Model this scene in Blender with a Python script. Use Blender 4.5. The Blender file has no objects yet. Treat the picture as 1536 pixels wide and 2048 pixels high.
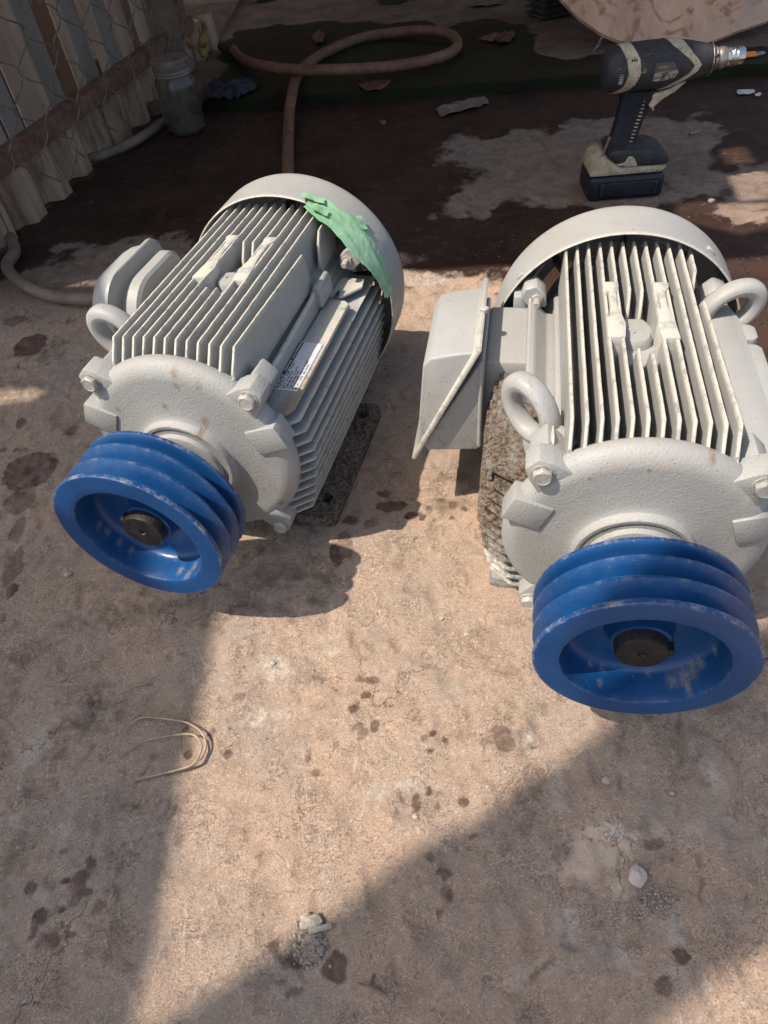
import bpy, bmesh, math, random
import numpy as np
from mathutils import Vector, Matrix
random.seed(7)
scene = bpy.context.scene
COL = scene.collection
R = math.radians

# ------------------------------------------------------------------ camera
CAM_H, PITCH, ROLL, FPX = 0.6858, 47.995, -6.815, 1347.4
cam = bpy.data.cameras.new('camera'); camo = bpy.data.objects.new('camera', cam); COL.objects.link(camo)
_t, _r = R(PITCH), R(ROLL)
fw = Vector((0, math.cos(_t), -math.sin(_t))); up0 = Vector((0, math.sin(_t), math.cos(_t))); rt0 = Vector((1, 0, 0))
rt = math.cos(_r)*rt0 + math.sin(_r)*up0; up = -math.sin(_r)*rt0 + math.cos(_r)*up0
m = Matrix((rt, up, -fw)).transposed().to_4x4(); m.translation = (0, 0, CAM_H)
camo.matrix_world = m
cam.sensor_fit = 'VERTICAL'; cam.sensor_height = 36; cam.lens = FPX*36/2048; cam.clip_start = .02; cam.clip_end = 500
scene.camera = camo
# ------------------------------------------------------------------ light
SUN_AZ, SUN_EL = 16.0, 58.5            # direction the light travels, elevation
w = bpy.data.worlds.new('World'); scene.world = w; w.use_nodes = True
nt = w.node_tree; bg = nt.nodes['Background']; sky = nt.nodes.new('ShaderNodeTexSky')
sky.sky_type = 'NISHITA'; sky.sun_disc = False; sky.sun_elevation = R(SUN_EL); sky.sun_rotation = R(90-(SUN_AZ+180)); sky.air_density = 1.2; sky.dust_density = 3.4; sky.ozone_density = 1.0
nt.links.new(sky.outputs[0], bg.inputs[0]); bg.inputs[1].default_value = 0.13
sl = bpy.data.lights.new('sun', 'SUN'); sl.energy = 4.3; sl.angle = R(.55); sl.color = (1, .87, .735)
so = bpy.data.objects.new('sun', sl); COL.objects.link(so)
sdir = Vector((math.cos(R(SUN_AZ))*math.cos(R(SUN_EL)), math.sin(R(SUN_AZ))*math.cos(R(SUN_EL)), -math.sin(R(SUN_EL))))
so.rotation_euler = (-sdir).to_track_quat('Z', 'Y').to_euler(); so.location = (-2, -1, 4)
scene.view_settings.view_transform = 'Standard'; scene.view_settings.look = 'None'
scene.view_settings.exposure = 0.6; scene.view_settings.gamma = 1; scene.view_settings.use_curve_mapping = False

# ------------------------------------------------------------------ helpers
def G(x, y, z=0.0):
    """point of the ground (or of a level z) seen at a photograph position; used to survey positions"""
    d = fw + rt*((x-768)/FPX) - up*((y-1024)/FPX)
    s = (z-CAM_H)/d.z
    return Vector((0, 0, CAM_H)) + d*s
def V(x, y, dist):
    d = fw + rt*((x-768)/FPX) - up*((y-1024)/FPX)
    return Vector((0, 0, CAM_H)) + d*(dist/d.y)

class MB:
    def __init__(s): s.v = []; s.f = []; s.a = {}
    def add(s, vs, fs, **attrs):
        o = len(s.v); s.v += [tuple(v) for v in vs]; s.f += [tuple(i+o for i in f) for f in fs]
        for k in set(list(s.a)+list(attrs)):
            L = s.a.setdefault(k, [0.0]*o); L += list(attrs[k]) if k in attrs else [0.0]*len(vs)
        return s
    def xf(s, M):
        s.v = [tuple(M @ Vector(v)) for v in s.v]; return s
    def box(s, lo, hi, bev=0.0, seg=1, M=None):
        bm = bmesh.new(); bmesh.ops.create_cube(bm, size=1)
        for v in bm.verts:
            v.co = Vector([lo[i]+(v.co[i]+.5)*(hi[i]-lo[i]) for i in range(3)])
        if bev: bmesh.ops.bevel(bm, geom=bm.edges[:], offset=bev, segments=seg, affect='EDGES', profile=.5)
        return s.bm(bm, M)
    def bm(s, bm, M=None):
        bm.verts.ensure_lookup_table(); bm.verts.index_update()
        s.add([(M @ v.co if M else v.co) for v in bm.verts], [[v.index for v in f.verts] for f in bm.faces]); bm.free(); return s
    def prism(s, poly, x0, x1, bev=0.0, seg=1, axis='x', M=None):
        """polygon in the two other axes extruded along axis"""
        bm = bmesh.new()
        def P(a, b, c): return {'x': (c, a, b), 'y': (a, c, b), 'z': (a, b, c)}[axis]
        A = [bm.verts.new(P(p[0], p[1], x0)) for p in poly]; B = [bm.verts.new(P(p[0], p[1], x1)) for p in poly]
        n = len(poly); bm.faces.new(A); bm.faces.new(B[::-1])
        for i in range(n): bm.faces.new((A[i], B[i], B[(i+1) % n], A[(i+1) % n]))
        bmesh.ops.recalc_face_normals(bm, faces=bm.faces[:])
        if bev: bmesh.ops.bevel(bm, geom=bm.edges[:], offset=bev, segments=seg, affect='EDGES', profile=.5, clamp_overlap=True)
        return s.bm(bm, M)
    def lathe(s, prof, n=64, a0=0, a1=2*math.pi, axis='x', M=None, cap=False, attr=None):
        """prof: (pos along axis, radius)"""
        full = abs(a1-a0-2*math.pi) < 1e-6; k = n if full else n+1
        vs = []; fs = []; at = []
        for j, q in enumerate(prof):
            for i in range(k):
                t = a0+(a1-a0)*i/n; c, d = q[1]*math.sin(t), q[1]*math.cos(t)
                p = {'x': (q[0], c, d), 'z': (c, d, q[0])}[axis]
                vs.append(M @ Vector(p) if M else p); at.append(q[2] if len(q) > 2 else 0.0)
        for j in range(len(prof)-1):
            for i in range(n):
                i2 = (i+1) % k
                fs.append((j*k+i, j*k+i2, (j+1)*k+i2, (j+1)*k+i))
        if cap: fs.append(tuple(range(k))[::-1]); fs.append(tuple((len(prof)-1)*k+i for i in range(k)))
        return s.add(vs, fs, edge=at)
    def tube(s, pts, r, n=10, cap=True, smooth=0):
        pts = [Vector(p) for p in pts]
        if smooth: pts = spline(pts, smooth)
        rr = r if isinstance(r, (list, tuple)) else [r]*len(pts)
        if len(rr) != len(pts): rr = [rr[min(len(rr)-1, int(i*len(rr)/len(pts)))] for i in range(len(pts))]
        vs = []; fs = []; T = (pts[1]-pts[0]).normalized(); N = T.orthogonal().normalized()
        for i, p in enumerate(pts):
            T = (pts[min(i+1, len(pts)-1)]-pts[max(i-1, 0)]).normalized()
            N = (N-T*N.dot(T)).normalized(); B = T.cross(N)
            for j in range(n):
                a = 2*math.pi*j/n; vs.append(p+(N*math.cos(a)+B*math.sin(a))*rr[i])
        for i in range(len(pts)-1):
            for j in range(n): fs.append((i*n+j, i*n+(j+1) % n, (i+1)*n+(j+1) % n, (i+1)*n+j))
        if cap: fs.append(tuple(range(n))[::-1]); fs.append(tuple((len(pts)-1)*n+j for j in range(n)))
        return s.add(vs, fs)
    def build(s, name, mat, parent=None, smooth=35, **props):
        me = bpy.data.meshes.new(name); me.from_pydata(s.v, [], s.f); me.update()
        for k, L in s.a.items():
            L = L+[0.0]*(len(s.v)-len(L)); at = me.attributes.new(k, 'FLOAT', 'POINT'); at.data.foreach_set('value', L)
        b = bmesh.new(); b.from_mesh(me); bmesh.ops.recalc_face_normals(b, faces=b.faces[:]); b.to_mesh(me); b.free()
        if smooth: me.shade_smooth(); me.set_sharp_from_angle(angle=R(smooth))
        me.materials.append(mat)
        o = bpy.data.objects.new(name, me); COL.objects.link(o); o.parent = parent
        for k, v_ in props.items(): o[k] = v_
        return o
def spline(pts, sub):
    out = []; n = len(pts)
    for i in range(n-1):
        p0, p1, p2, p3 = pts[max(i-1, 0)], pts[i], pts[i+1], pts[min(i+2, n-1)]
        for k in range(sub):
            t = k/sub
            out.append(.5*((2*p1)+(p2-p0)*t+(2*p0-5*p1+4*p2-p3)*t*t+(3*p1-p0-3*p2+p3)*t**3))
    out.append(pts[-1]); return out
def empty(name, loc, rz=0, label=None, cat=None, group=None, scale=1):
    o = bpy.data.objects.new(name, None); COL.objects.link(o); o.location = loc; o.rotation_euler.z = rz; o.scale = (scale,)*3
    o.empty_display_size = .05
    return tag(o, label, cat, group)
def tag(o, label=None, cat=None, group=None, kind=None):
    for k, v in (('label', label), ('category', cat), ('group', group), ('kind', kind)):
        if v: o[k] = v
    return o

# ------------------------------------------------------------------ materials
class NT:
    def __init__(s, name):
        s.m = bpy.data.materials.new(name); s.m.use_nodes = True; s.t = s.m.node_tree; s.b = s.t.nodes['Principled BSDF']
        s.co = s.n('ShaderNodeTexCoord').outputs['Object']
    def n(s, typ, **k):
        nd = s.t.nodes.new(typ)
        for a, b in k.items(): setattr(nd, a, b)
        return nd
    def L(s, a, b): s.t.links.new(a, b)
    def set(s, sock, v):
        if hasattr(v, 'is_output') or isinstance(v, bpy.types.NodeSocket): s.L(v, sock)
        else: sock.default_value = (tuple(v)+(1,) if isinstance(v, (tuple, list)) and len(v) == 3 and sock.type == 'RGBA' else v)
    def noise(s, scale, detail=4, rough=.55, vec=None, dist=0.0, out='Fac'):
        nd = s.n('ShaderNodeTexNoise'); nd.inputs['Scale'].default_value = scale; nd.inputs['Detail'].default_value = detail
        nd.inputs['Roughness'].default_value = rough; nd.inputs['Distortion'].default_value = dist
        s.L(vec or s.co, nd.inputs['Vector']); return nd.outputs[out]
    def voro(s, scale, feature='F1', vec=None, out='Distance', rnd=1.0):
        nd = s.n('ShaderNodeTexVoronoi', feature=feature); nd.inputs['Scale'].default_value = scale; nd.inputs['Randomness'].default_value = rnd
        s.L(vec or s.co, nd.inputs['Vector']); return nd.outputs[out]
    def ramp(s, fac, lo, hi, a=0.0, b=1.0):
        nd = s.n('ShaderNodeMapRange', interpolation_type='SMOOTHSTEP'); s.set(nd.inputs[0], fac)
        for i, v in enumerate((lo, hi, a, b)): nd.inputs[i+1].default_value = v
        return nd.outputs[0]
    def math(s, op, a, b=0.0, c=0.0):
        nd = s.n('ShaderNodeMath', operation=op)
        for i, v in enumerate((a, b, c)): s.set(nd.inputs[i], v)
        return nd.outputs[0]
    def mix(s, f, a, b, mode='MIX'):
        nd = s.n('ShaderNodeMix', data_type='RGBA', blend_type=mode)
        s.set(nd.inputs[0], f); s.set(nd.inputs[6], a); s.set(nd.inputs[7], b); return nd.outputs[2]
    def attr(s, name, out='Fac'): return s.n('ShaderNodeAttribute', attribute_name=name).outputs[out]
    def bump(s, h, dist, strength=1.0, prev=None):
        nd = s.n('ShaderNodeBump'); nd.inputs['Strength'].default_value = strength; nd.inputs['Distance'].default_value = dist
        s.L(h, nd.inputs['Height'])
        if prev: s.L(prev, nd.inputs['Normal'])
        return nd.outputs[0]
    def stretch(s, sc):
        nd = s.n('ShaderNodeMapping'); nd.inputs['Scale'].default_value = sc; s.L(s.co, nd.inputs['Vector']); return nd.outputs[0]
    def out(s, color=None, rough=.6, metal=0.0, normal=None, **k):
        if color is not None: s.set(s.b.inputs['Base Color'], color)
        s.set(s.b.inputs['Roughness'], rough); s.set(s.b.inputs['Metallic'], metal)
        if normal: s.L(normal, s.b.inputs['Normal'])
        for a, b in k.items(): s.set(s.b.inputs[a.replace('_', ' ')], b)
        return s.m

def mat_paint(name, base=(.312, .324, .322), cast=0.0, grime=0.0):
    t = NT(name)
    c = t.mix(t.ramp(t.noise(9, 5, .6), .35, .7), base, tuple(x*y for x, y in zip(base, (.93, .915, .88))))
    c = t.mix(t.ramp(t.noise(38, 6, .65), .56, .74, 0, .35), c, (.27, .24, .20))          # thin dirt film
    # orange brown rubs
    c = t.mix(t.math('MULTIPLY', t.ramp(t.noise(14, 3, .5, dist=.6), .64, .78, 0, .45), t.ramp(t.noise(120, 4), .42, .6)), c, (.32, .23, .16))
    c = t.mix(t.ramp(t.noise(26, 6, .75, dist=.7), .60, .74, 0, .5), c, (.22, .19, .155))
    # specks
    c = t.mix(t.ramp(t.noise(420, 2, .5), .685, .74, 0, .8), c, (.08, .065, .05))
    # worn edges: cream primer, then bare rust
    e = t.attr('edge')
    c = t.mix(t.math('MULTIPLY', e, t.ramp(t.noise(70, 5, .7), .36, .50, 0, .8)), c, (.52, .50, .43))
    c = t.mix(t.math('MULTIPLY', e, t.ramp(t.noise(160, 4, .7), .60, .68, 0, .8)), c, (.30, .21, .16))
    c = t.mix(t.math('MULTIPLY', e, t.ramp(t.noise(55, 2, .5), .76, .79)), c, (.55, .24, .13))
    # grime attribute
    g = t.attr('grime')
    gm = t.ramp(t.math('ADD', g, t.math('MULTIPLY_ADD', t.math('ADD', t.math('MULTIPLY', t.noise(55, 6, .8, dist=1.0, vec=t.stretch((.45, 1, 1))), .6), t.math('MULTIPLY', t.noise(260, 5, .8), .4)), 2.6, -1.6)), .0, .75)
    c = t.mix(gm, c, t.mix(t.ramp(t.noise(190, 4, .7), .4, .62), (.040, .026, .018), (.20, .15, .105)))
    o = t.attr('rust')
    c = t.mix(t.ramp(t.math('ADD', o, t.math('MULTIPLY_ADD', t.noise(330, 5, .8), 1.8, -1.1)), .1, .7, 0, .9), c, (.55, .25, .10))
    d = t.attr('stain')
    c = t.mix(t.ramp(t.math('ADD', d, t.math('MULTIPLY_ADD', t.noise(420, 6, .85), 2.0, -1.35)), 0, .8, 0, .8), c, (.20, .14, .09))
    nb = t.bump(t.noise(60, 4, .6), .0008, .6)
    if cast: nb = t.bump(t.noise(430, 4, .65, dist=.4), cast, 1.0, nb)
    nb = t.bump(t.math('MULTIPLY', gm, t.noise(500, 4, .7)), .0025, 1, nb)
    rg = t.math('ADD', t.math('MULTIPLY', gm, .4), t.ramp(t.noise(25, 4), .3, .7, .42, .6))
    return t.out(c, rg, 0, nb, Specular_IOR_Level=.4)
PAINT = mat_paint('grey_motor_paint'); CASTP = mat_paint('grey_paint_on_rough_casting', cast=.0008)

def mat_blue():
    t = NT('blue_pulley_paint')
    c = t.mix(t.ramp(t.noise(16, 5), .35, .7), (.003, .044, .150), (.005, .057, .185))
    c = t.mix(t.ramp(t.noise(70, 5, .7), .58, .75, 0, .2), c, (.03, .055, .10))
    c = t.mix(t.math('MULTIPLY', t.ramp(t.noise(30, 3, .6, dist=.5), .70, .76), t.ramp(t.noise(200, 3), .46, .6)), c, (.16, .14, .11))
    e = t.attr('edge')
    c = t.mix(t.math('MULTIPLY', e, t.ramp(t.noise(90, 5, .75), .46, .70, 0, .8)), c, (.25, .26, .27))
    c = t.mix(t.math('MULTIPLY', e, t.ramp(t.noise(260, 4, .75), .60, .66)), c, (.35, .17, .07))
    c = t.mix(t.ramp(t.noise(520, 2, .5), .76, .775), c, (.35, .4, .48))
    d = t.attr('stain')
    c = t.mix(t.ramp(t.math('ADD', d, t.math('MULTIPLY_ADD', t.noise(300, 6, .85), 2.2, -1.45)), .0, 1.0, 0, .7), c, (.26, .235, .18))
    nb = t.bump(t.noise(110, 4, .6), .0006, .5)
    return t.out(c, t.ramp(t.noise(22, 4), .3, .7, .30, .48), 0, nb)
BLUE = mat_blue()
def simple(name, a, b, scale=40, rough=.6, metal=0.0, bump=.0006, specks=None, r2=None, sp=.66):
    t = NT(name); c = t.mix(t.ramp(t.noise(scale, 6, .65), .35, .68), a, b)
    if specks: c = t.mix(t.ramp(t.noise(scale*7, 4, .7), sp-.05, sp+.05), c, specks)
    return t.out(c, rough if r2 is None else t.ramp(t.noise(scale*.7, 4), .35, .65, rough, r2), metal, t.bump(t.noise(scale*4, 5, .7), bump, 1))
OILBLK = simple('oily_black_steel', (.010, .010, .011), (.028, .024, .020), 70, .25, .3, .0014, (.08, .06, .045), .6, .68)
STEEL = simple('dull_bolt_steel', (.42, .42, .40), (.33, .31, .28), 90, .45, .2, .0004, (.2, .12, .07), .7, .68)
DARKIN = simple('dark_inside', (.02, .02, .02), (.035, .032, .03), 50, .8)
RUST = simple('rust_red_brown_steel', (.13, .06, .04), (.22, .13, .09), 35, .85, 0, .002, (.33, .24, .19))
HOSE = simple('muddy_brown_rubber', (.13, .065, .038), (.20, .11, .07), 30, .55, 0, .001, (.28, .19, .13), .8)
TOOLBLK = simple('scuffed_black_rubber', (.02, .021, .024), (.035, .036, .04), 50, .5, 0, .0005, (.16, .15, .13), .75)
TOOLNAVY = simple('scuffed_dark_navy_plastic', (.006, .009, .018), (.012, .017, .03), 50, .38, 0, .0004, (.16, .15, .15), .6, .69)
TOOLCRM = simple('grubby_cream_plastic', (.52, .47, .35), (.36, .30, .20), 45, .55, 0, .0006, (.08, .06, .045), .7, .6)
CHROME = simple('bright_worn_chrome', (.7, .7, .68), (.5, .49, .47), 90, .22, .95, .0003)
PEWTER = simple('dull_grey_metal', (.33, .31, .28), (.22, .20, .18), 90, .4, .7, .0004, (.1, .08, .06))
WIREM = simple('rusty_fence_wire', (.14, .10, .075), (.25, .20, .16), 40, .65, .1, .0004)
TAN = simple('dry_tan_wire', (.38, .31, .22), (.26, .20, .14), 60, .6, 0, .0004)
STONE = simple('pale_stone', (.42, .38, .33), (.30, .26, .22), 60, .9, 0, .002, (.5, .48, .44))
STONE2 = simple('chipped_white_stone', (.40, .37, .31), (.26, .23, .18), 70, .9, 0, .002, (.2, .17, .13))
LEAF = simple('wet_brown_leaf', (.10, .04, .022), (.17, .085, .05), 40, .5, 0, .001)
BRK = simple('grey_brown_debris', (.22, .17, .14), (.13, .10, .085), 50, .85, 0, .002)
CLOTH = simple('dark_navy_cloth', (.012, .014, .026), (.04, .045, .075), 35, .75, 0, .002)
ROPE = simple('frayed_yellow_rope', (.30, .19, .075), (.12, .07, .035), 60, .8, 0, .002, (.45, .34, .18))
WHITEP = simple('white_scrap', (.7, .7, .68), (.55, .55, .52), 60, .6)
ORANGE = simple('orange_plastic', (.75, .25, .03), (.6, .2, .03), 60, .45)
POST = simple('grimy_beige_post', (.19, .145, .11), (.11, .08, .06), 14, .8, 0, .001, (.09, .05, .035))
SHADEM = simple('shade_sheet_grey', (.30, .29, .27), (.22, .18, .14), 6, .6)  # for the added sheets overhead that cast the shade
JUNK = simple('black_scrap', (.02, .018, .017), (.05, .042, .038), 40, .6)

# ------------------------------------------------------------------ noise fields for the ground
_rs = np.random.RandomState(3); _T = _rs.rand(8, 256, 256)
def vn(x, y, s, k=0):
    x = x*s+17.3*k; y = y*s+9.1*k; xi = np.floor(x).astype(int); yi = np.floor(y).astype(int); fx = x-xi; fy = y-yi
    fx = fx*fx*(3-2*fx); fy = fy*fy*(3-2*fy); T = _T[k % 8]
    a = T[xi & 255, yi & 255]; b = T[(xi+1) & 255, yi & 255]; c = T[xi & 255, (yi+1) & 255]; d = T[(xi+1) & 255, (yi+1) & 255]
    return (a*(1-fx)+b*fx)*(1-fy)+(c*(1-fx)+d*fx)*fy-.5
def fbm(x, y, s, o=4, k=0, g=.55):
    r = 0; a = 1
    for i in range(o): r = r+a*vn(x, y, s*2.03**i, k+i); a *= g
    return r
def sdpoly(px, py, poly):
    """signed distance, positive inside"""
    P = np.array([(p[0], p[1]) for p in poly]); n = len(P); best = np.full(px.shape, 1e9); ins = np.zeros(px.shape, bool)
    for i in range(n):
        a, b = P[i], P[(i+1) % n]; e = b-a; L = max(e@e, 1e-12)
        t = np.clip(((px-a[0])*e[0]+(py-a[1])*e[1])/L, 0, 1)
        best = np.minimum(best, (px-a[0]-t*e[0])**2+(py-a[1]-t*e[1])**2)
        c = ((a[1] > py) != (b[1] > py)); xx = a[0]+(py-a[1])*e[0]/(e[1] if abs(e[1]) > 1e-9 else 1e-9); ins ^= c & (px < xx)
    d = np.sqrt(best); return np.where(ins, d, -d)
def GP(pts, z=0.0): return [G(x, y, z) for x, y in pts]

# ------------------------------------------------------------------ ground
def lines(segs):
    o = []
    for a, b, s in segs: o += list(np.arange(a, b-1e-9, s))
    return o
def geo(a, b, n, s): return list(a+(b-a)*((np.linspace(0, 1, n+1)[1:])**3)*1.0)
xs = [-x for x in geo(2.0, 40, 24, 1)][::-1]+lines([(-2, -.75, .014), (-.75, .75, .0032), (.75, 2.0, .012)])+[2.0]+geo(2.0, 40, 24, 1)
ys = [-x for x in geo(.3, 30, 20, 1)][::-1]+lines([(-.3, .06, .02), (.06, .9, .0031), (.9, 1.5, .0046), (1.5, 2.5, .008), (2.5, 5, .025)])+[5.0]+geo(5.0, 60, 24, 1)
xs = np.array(xs); ys = np.array(ys)
X, Y = np.meshgrid(xs, ys); X = X.ravel(); Y = Y.ravel()
near = np.exp(-np.maximum(0, np.hypot(X, Y-1)-2.5))
wet_poly = GP([(-900, 560), (-200, 600), (0, 560), (60, 545), (180, 600), (330, 600), (520, 560), (770, 560), (800, 536), (930, 536), (985, 560), (1000, 620), (1100, 640), (1400, 700), (1480, 1010), (1640, 1010), (2000, 800), (2300, 300), (1700, 120), (-300, 120)])
dry1 = GP([(905, 290), (945, 272), (1005, 282), (1060, 262), (1180, 248), (1300, 235), (1410, 245), (1470, 262), (1440, 290), (1418, 330), (1450, 372), (1420, 402), (1300, 420), (1150, 415), (1100, 410), (1060, 398), (985, 402), (950, 410), (940, 440), (890, 458), (868, 430), (872, 398), (925, 372), (935, 350), (880, 322)])
dry2 = GP([(98, 522), (130, 486), (190, 488), (262, 478), (335, 472), (380, 500), (330, 560), (200, 600), (80, 640), (-100, 640), (-60, 560), (40, 556)])
dry3 = GP([(1480, 330), (1600, 330), (1650, 420), (1520, 440), (1440, 425)])
near_m = (np.abs(X) < 3.5) & (Y > -1) & (Y < 6)
wet = np.full(X.shape, -1.0)
sel = near_m; xn, yn = X[sel], Y[sel]
wq = sdpoly(xn, yn, wet_poly)
for d in (dry1, dry2, dry3): wq = np.minimum(wq, -sdpoly(xn, yn, d))
wq = wq+fbm(xn, yn, 12, 6, 1, .65)*.085
wet[sel] = wq
spots = [(125,1703,15,12),(178,1725,10,9),(163,1755,18,20),(133,1765,8,6),(140,1778,6,6),(130,1790,6,5),(150,1800,12,12),(170,1785,14,10),(118,1818,11,7),(60,1780,10,12),(85,1835,17,14),(198,1815,18,14),
 (65,1865,7,10),(104,1873,20,14),(140,1873,11,7),(735,1360,26,9),(745,1345,7,6),(760,1345,5,6),(672,1378,6,6),(730,1390,7,5),(706,1418,9,8),(712,1405,4,4),(770,1406,5,7),(772,1422,6,5),(752,1450,11,12),(715,1450,12,6),(722,1470,5,5),(795,1386,6,7),(730,1462,4,4),
 (848,1478,5,5),(866,1470,5,5),(887,1475,6,7),(873,1497,6,5),(862,1502,4,4),(803,1600,9,10),(832,1602,9,14),(816,1595,4,5),(883,1588,7,8),(875,1612,6,6),(858,1585,4,5),(928,1605,6,6),(970,1610,7,7),
 (945,1676,11,4),(855,1712,11,8),(972,1708,8,16),(950,1702,7,4),(928,1717,5,5),(888,1746,8,5),(886,1785,6,6),(900,1793,6,5),(880,1822,5,4),(575,1925,26,20),(672,1935,26,34),(560,1965,20,8),(590,1985,14,8),(545,1890,8,8),(547,1968,6,8),
 (480,1393,12,8),(456,1440,8,7),(423,1468,9,12),(455,1508,11,9),(375,1510,9,10),(370,1460,6,6),(382,1470,4,6),(345,1505,4,4),(60,940,52,34),(40,1000,30,24),(35,1060,14,26),(28,1130,16,34),(24,1180,12,16),(8,1230,8,10),
 (785,1010,30,12),(820,1030,16,7),(770,985,14,8),(860,1015,8,5),(880,1003,8,5),(905,1010,7,5),(930,1020,7,5),(870,1040,5,4),(902,1035,5,4),(845,1035,6,5),(700,1040,18,10),(690,1090,14,26),(672,1110,12,20),(740,1048,18,9),
 (5,900,10,7),(40,900,14,4),(375,1000,3,3),(1330,1975,20,16),(1370,1915,16,14),(1385,1890,8,8),(1010,1475,20,24),(1300,1690,20,10),(630,1545,5,4),(615,1515,5,10),(700,1580,4,4),(40,845,10,10),(60,690,30,20),(30,640,24,10),(140,860,14,10)]
def spotfield(lst, xq, yq, base=-.05, val=None):
    f = np.full(xq.shape, base); rg = random.Random(5)
    for (a, b, rx, ry) in lst:
        c = G(a, b); ex = (G(a+rx, b)-c).length; ey = (G(a, b-ry)-c).length
        k = (np.abs(xq-c.x) < ex*3+.02) & (np.abs(yq-c.y) < ey*3+.02)
        if not k.any(): continue
        d = np.hypot((xq[k]-c.x)/ex, (yq[k]-c.y)/ey); g_ = (1-d)*min(ex, ey); r_ = rg.random()
        if val is not None: vv = val[k]; vv[g_ > f[k]] = r_; val[k] = vv
        f[k] = np.maximum(f[k], g_)
    return f
spot = np.full(X.shape, -.05); SV = np.zeros(X.shape); svq = np.zeros(xn.shape); spot[sel] = spotfield(spots, xn, yn, val=svq)+fbm(xn, yn, 90, 4, 2)*.0065; SV[sel] = svq
dark = [(1050,1610,26,50),(1090,1650,20,30),(1120,1720,16,30),(1150,1770,18,26),(1185,1815,14,20),(1060,1560,16,30),(150,1450,50,26),(130,1490,30,30),(190,1390,40,30),(220,1420,34,24),(60,1300,40,16),(20,1380,30,60),(10,1450,14,50),(30,1730,14,50),(1040,1480,50,40),(985,1480,14,10),(1070,1430,18,14),
        (1275,1660,30,12),(1440,1975,36,18),(1390,2000,30,16),(1300,1780,24,12),(560,1150,80,26),(480,1220,60,14),(300,1215,80,12),(180,1245,60,12),(640,1160,30,40),(420,1245,30,20),(800,1090,30,10),(30,780,50,20),(100,700,40,20),(1380,1500,50,30),(900,950,40,14),(900,1010,40,14)]
pale = [(1130,1830,14,34),(1128,1855,10,18),(1120,1870,12,24),(80,1480,26,30),(60,1510,20,26),(150,1500,6,6),(130,1660,6,26),(30,1280,6,24),(1350,1840,16,30),(1360,1870,12,12),(1250,1885,6,14),(1245,1910,10,12),(1120,1560,14,20),(1110,1590,8,20),(1275,1665,9,10),(1310,1660,6,7),(1390,1665,12,12),(1395,1685,8,6),(1410,1975,6,6),(1360,1945,10,10),(1530,1690,8,10),(1060,1950,30,12),(900,1850,8,8),(550,1330,30,20),(800,1570,40,10),(770,1585,26,10),(530,1430,40,14),(850,560,50,12),(900,545,30,10),(1060,1470,12,10),(1035,1465,10,8),(1060,1500,10,10),(655,1300,16,8),(650,1280,14,5),(20,1640,20,12),(90,1790,14,8),(1430,1560,20,30),(1230,1660,10,8)]
smooth_p = [(1200, 1690, 80, 60), (1160, 1750, 50, 30), (1240, 1780, 50, 30)]
DK = np.full(X.shape, -.05); DK[sel] = spotfield(dark, xn, yn)+fbm(xn, yn, 45, 4, 3)*.016
PL = np.full(X.shape, -.05); PL[sel] = spotfield(pale, xn, yn)+fbm(xn, yn, 70, 4, 5)*.012
SM = np.full(X.shape, -.05); SM[sel] = spotfield(smooth_p, xn, yn)+fbm(xn, yn, 40, 4, 6)*.012
cracks = [[(1240,1425),(1243,1480),(1236,1545),(1245,1600)],[(1358,1430),(1362,1500),(1352,1580),(1356,1640)],[(20,1560),(14,1600),(35,1640),(60,1650)],[(1262,1780),(1275,1830),(1290,1870)],[(245,1700),(230,1760),(240,1800)],[(1255,1800),(1242,1760),(1235,1700)],[(840,1560),(870,1600),(860,1650)],[(1400,1700),(1402,1800)],[(1100,1920),(1060,1960),(1030,1990)],[(180,1395),(185,1440),(160,1480)]]
for i in range(12):
    x0 = 128+i*19+random.uniform(-3, 3); y0 = 1590+i*5+random.uniform(-6, 6); L_ = random.uniform(24, 55) if i not in (0, 6, 7) else random.uniform(70, 110)
    cracks.append([(x0, y0), (x0+L_*.62, y0-L_)])
CR = np.zeros(X.shape); cr = np.zeros(xn.shape)
for c in cracks:
    P = GP(c)
    for a, b in zip(P[:-1], P[1:]):
        k = (xn > min(a.x, b.x)-.01) & (xn < max(a.x, b.x)+.01) & (yn > min(a.y, b.y)-.01) & (yn < max(a.y, b.y)+.01)
        if not k.any(): continue
        ux, uy = b.x-a.x, b.y-a.y; LL = ux*ux+uy*uy; xx = xn[k]+vn(xn[k], yn[k], 120, 1)*.006; yy = yn[k]
        t = np.clip(((xx-a.x)*ux+(yy-a.y)*uy)/LL, 0, 1); d = np.hypot(xx-a.x-t*ux, yy-a.y-t*uy)
        cr[k] = np.maximum(cr[k], np.clip(1-d/.0032, 0, 1))
CR[sel] = cr*np.clip(.5+fbm(xn, yn, 60, 2, 4)*1.6, 0, 1)
dry = np.clip(.5-wet*25, 0, 1)
smm = np.clip(.5+SM*45, 0, 1)
rough_h = fbm(X, Y, 24, 4, 2, .6)
chips = np.clip(vn(X, Y, 46, 5)+.5*vn(X, Y, 110, 6)-.10, 0, .5)        # flaked scales
chips2 = np.clip(.5*vn(X+Y*.2, Y*.6, 95, 3)+vn(X, Y*.7, 60, 7)-.15, 0, .4)
chips3 = np.clip(vn(X, Y*.8, 130, 2)+.4*vn(X, Y, 300, 4)-.22, 0, .3)
Z = fbm(X, Y, 3, 3, 0)*.0025+((.45+.55*dry)*rough_h*.0005-chips*.0030*dry-chips2*.0075*dry+chips3*.0060*dry+vn(X, Y, 240, 1)*.0007)-CR*.0018
hol = np.zeros(X.shape)
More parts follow.
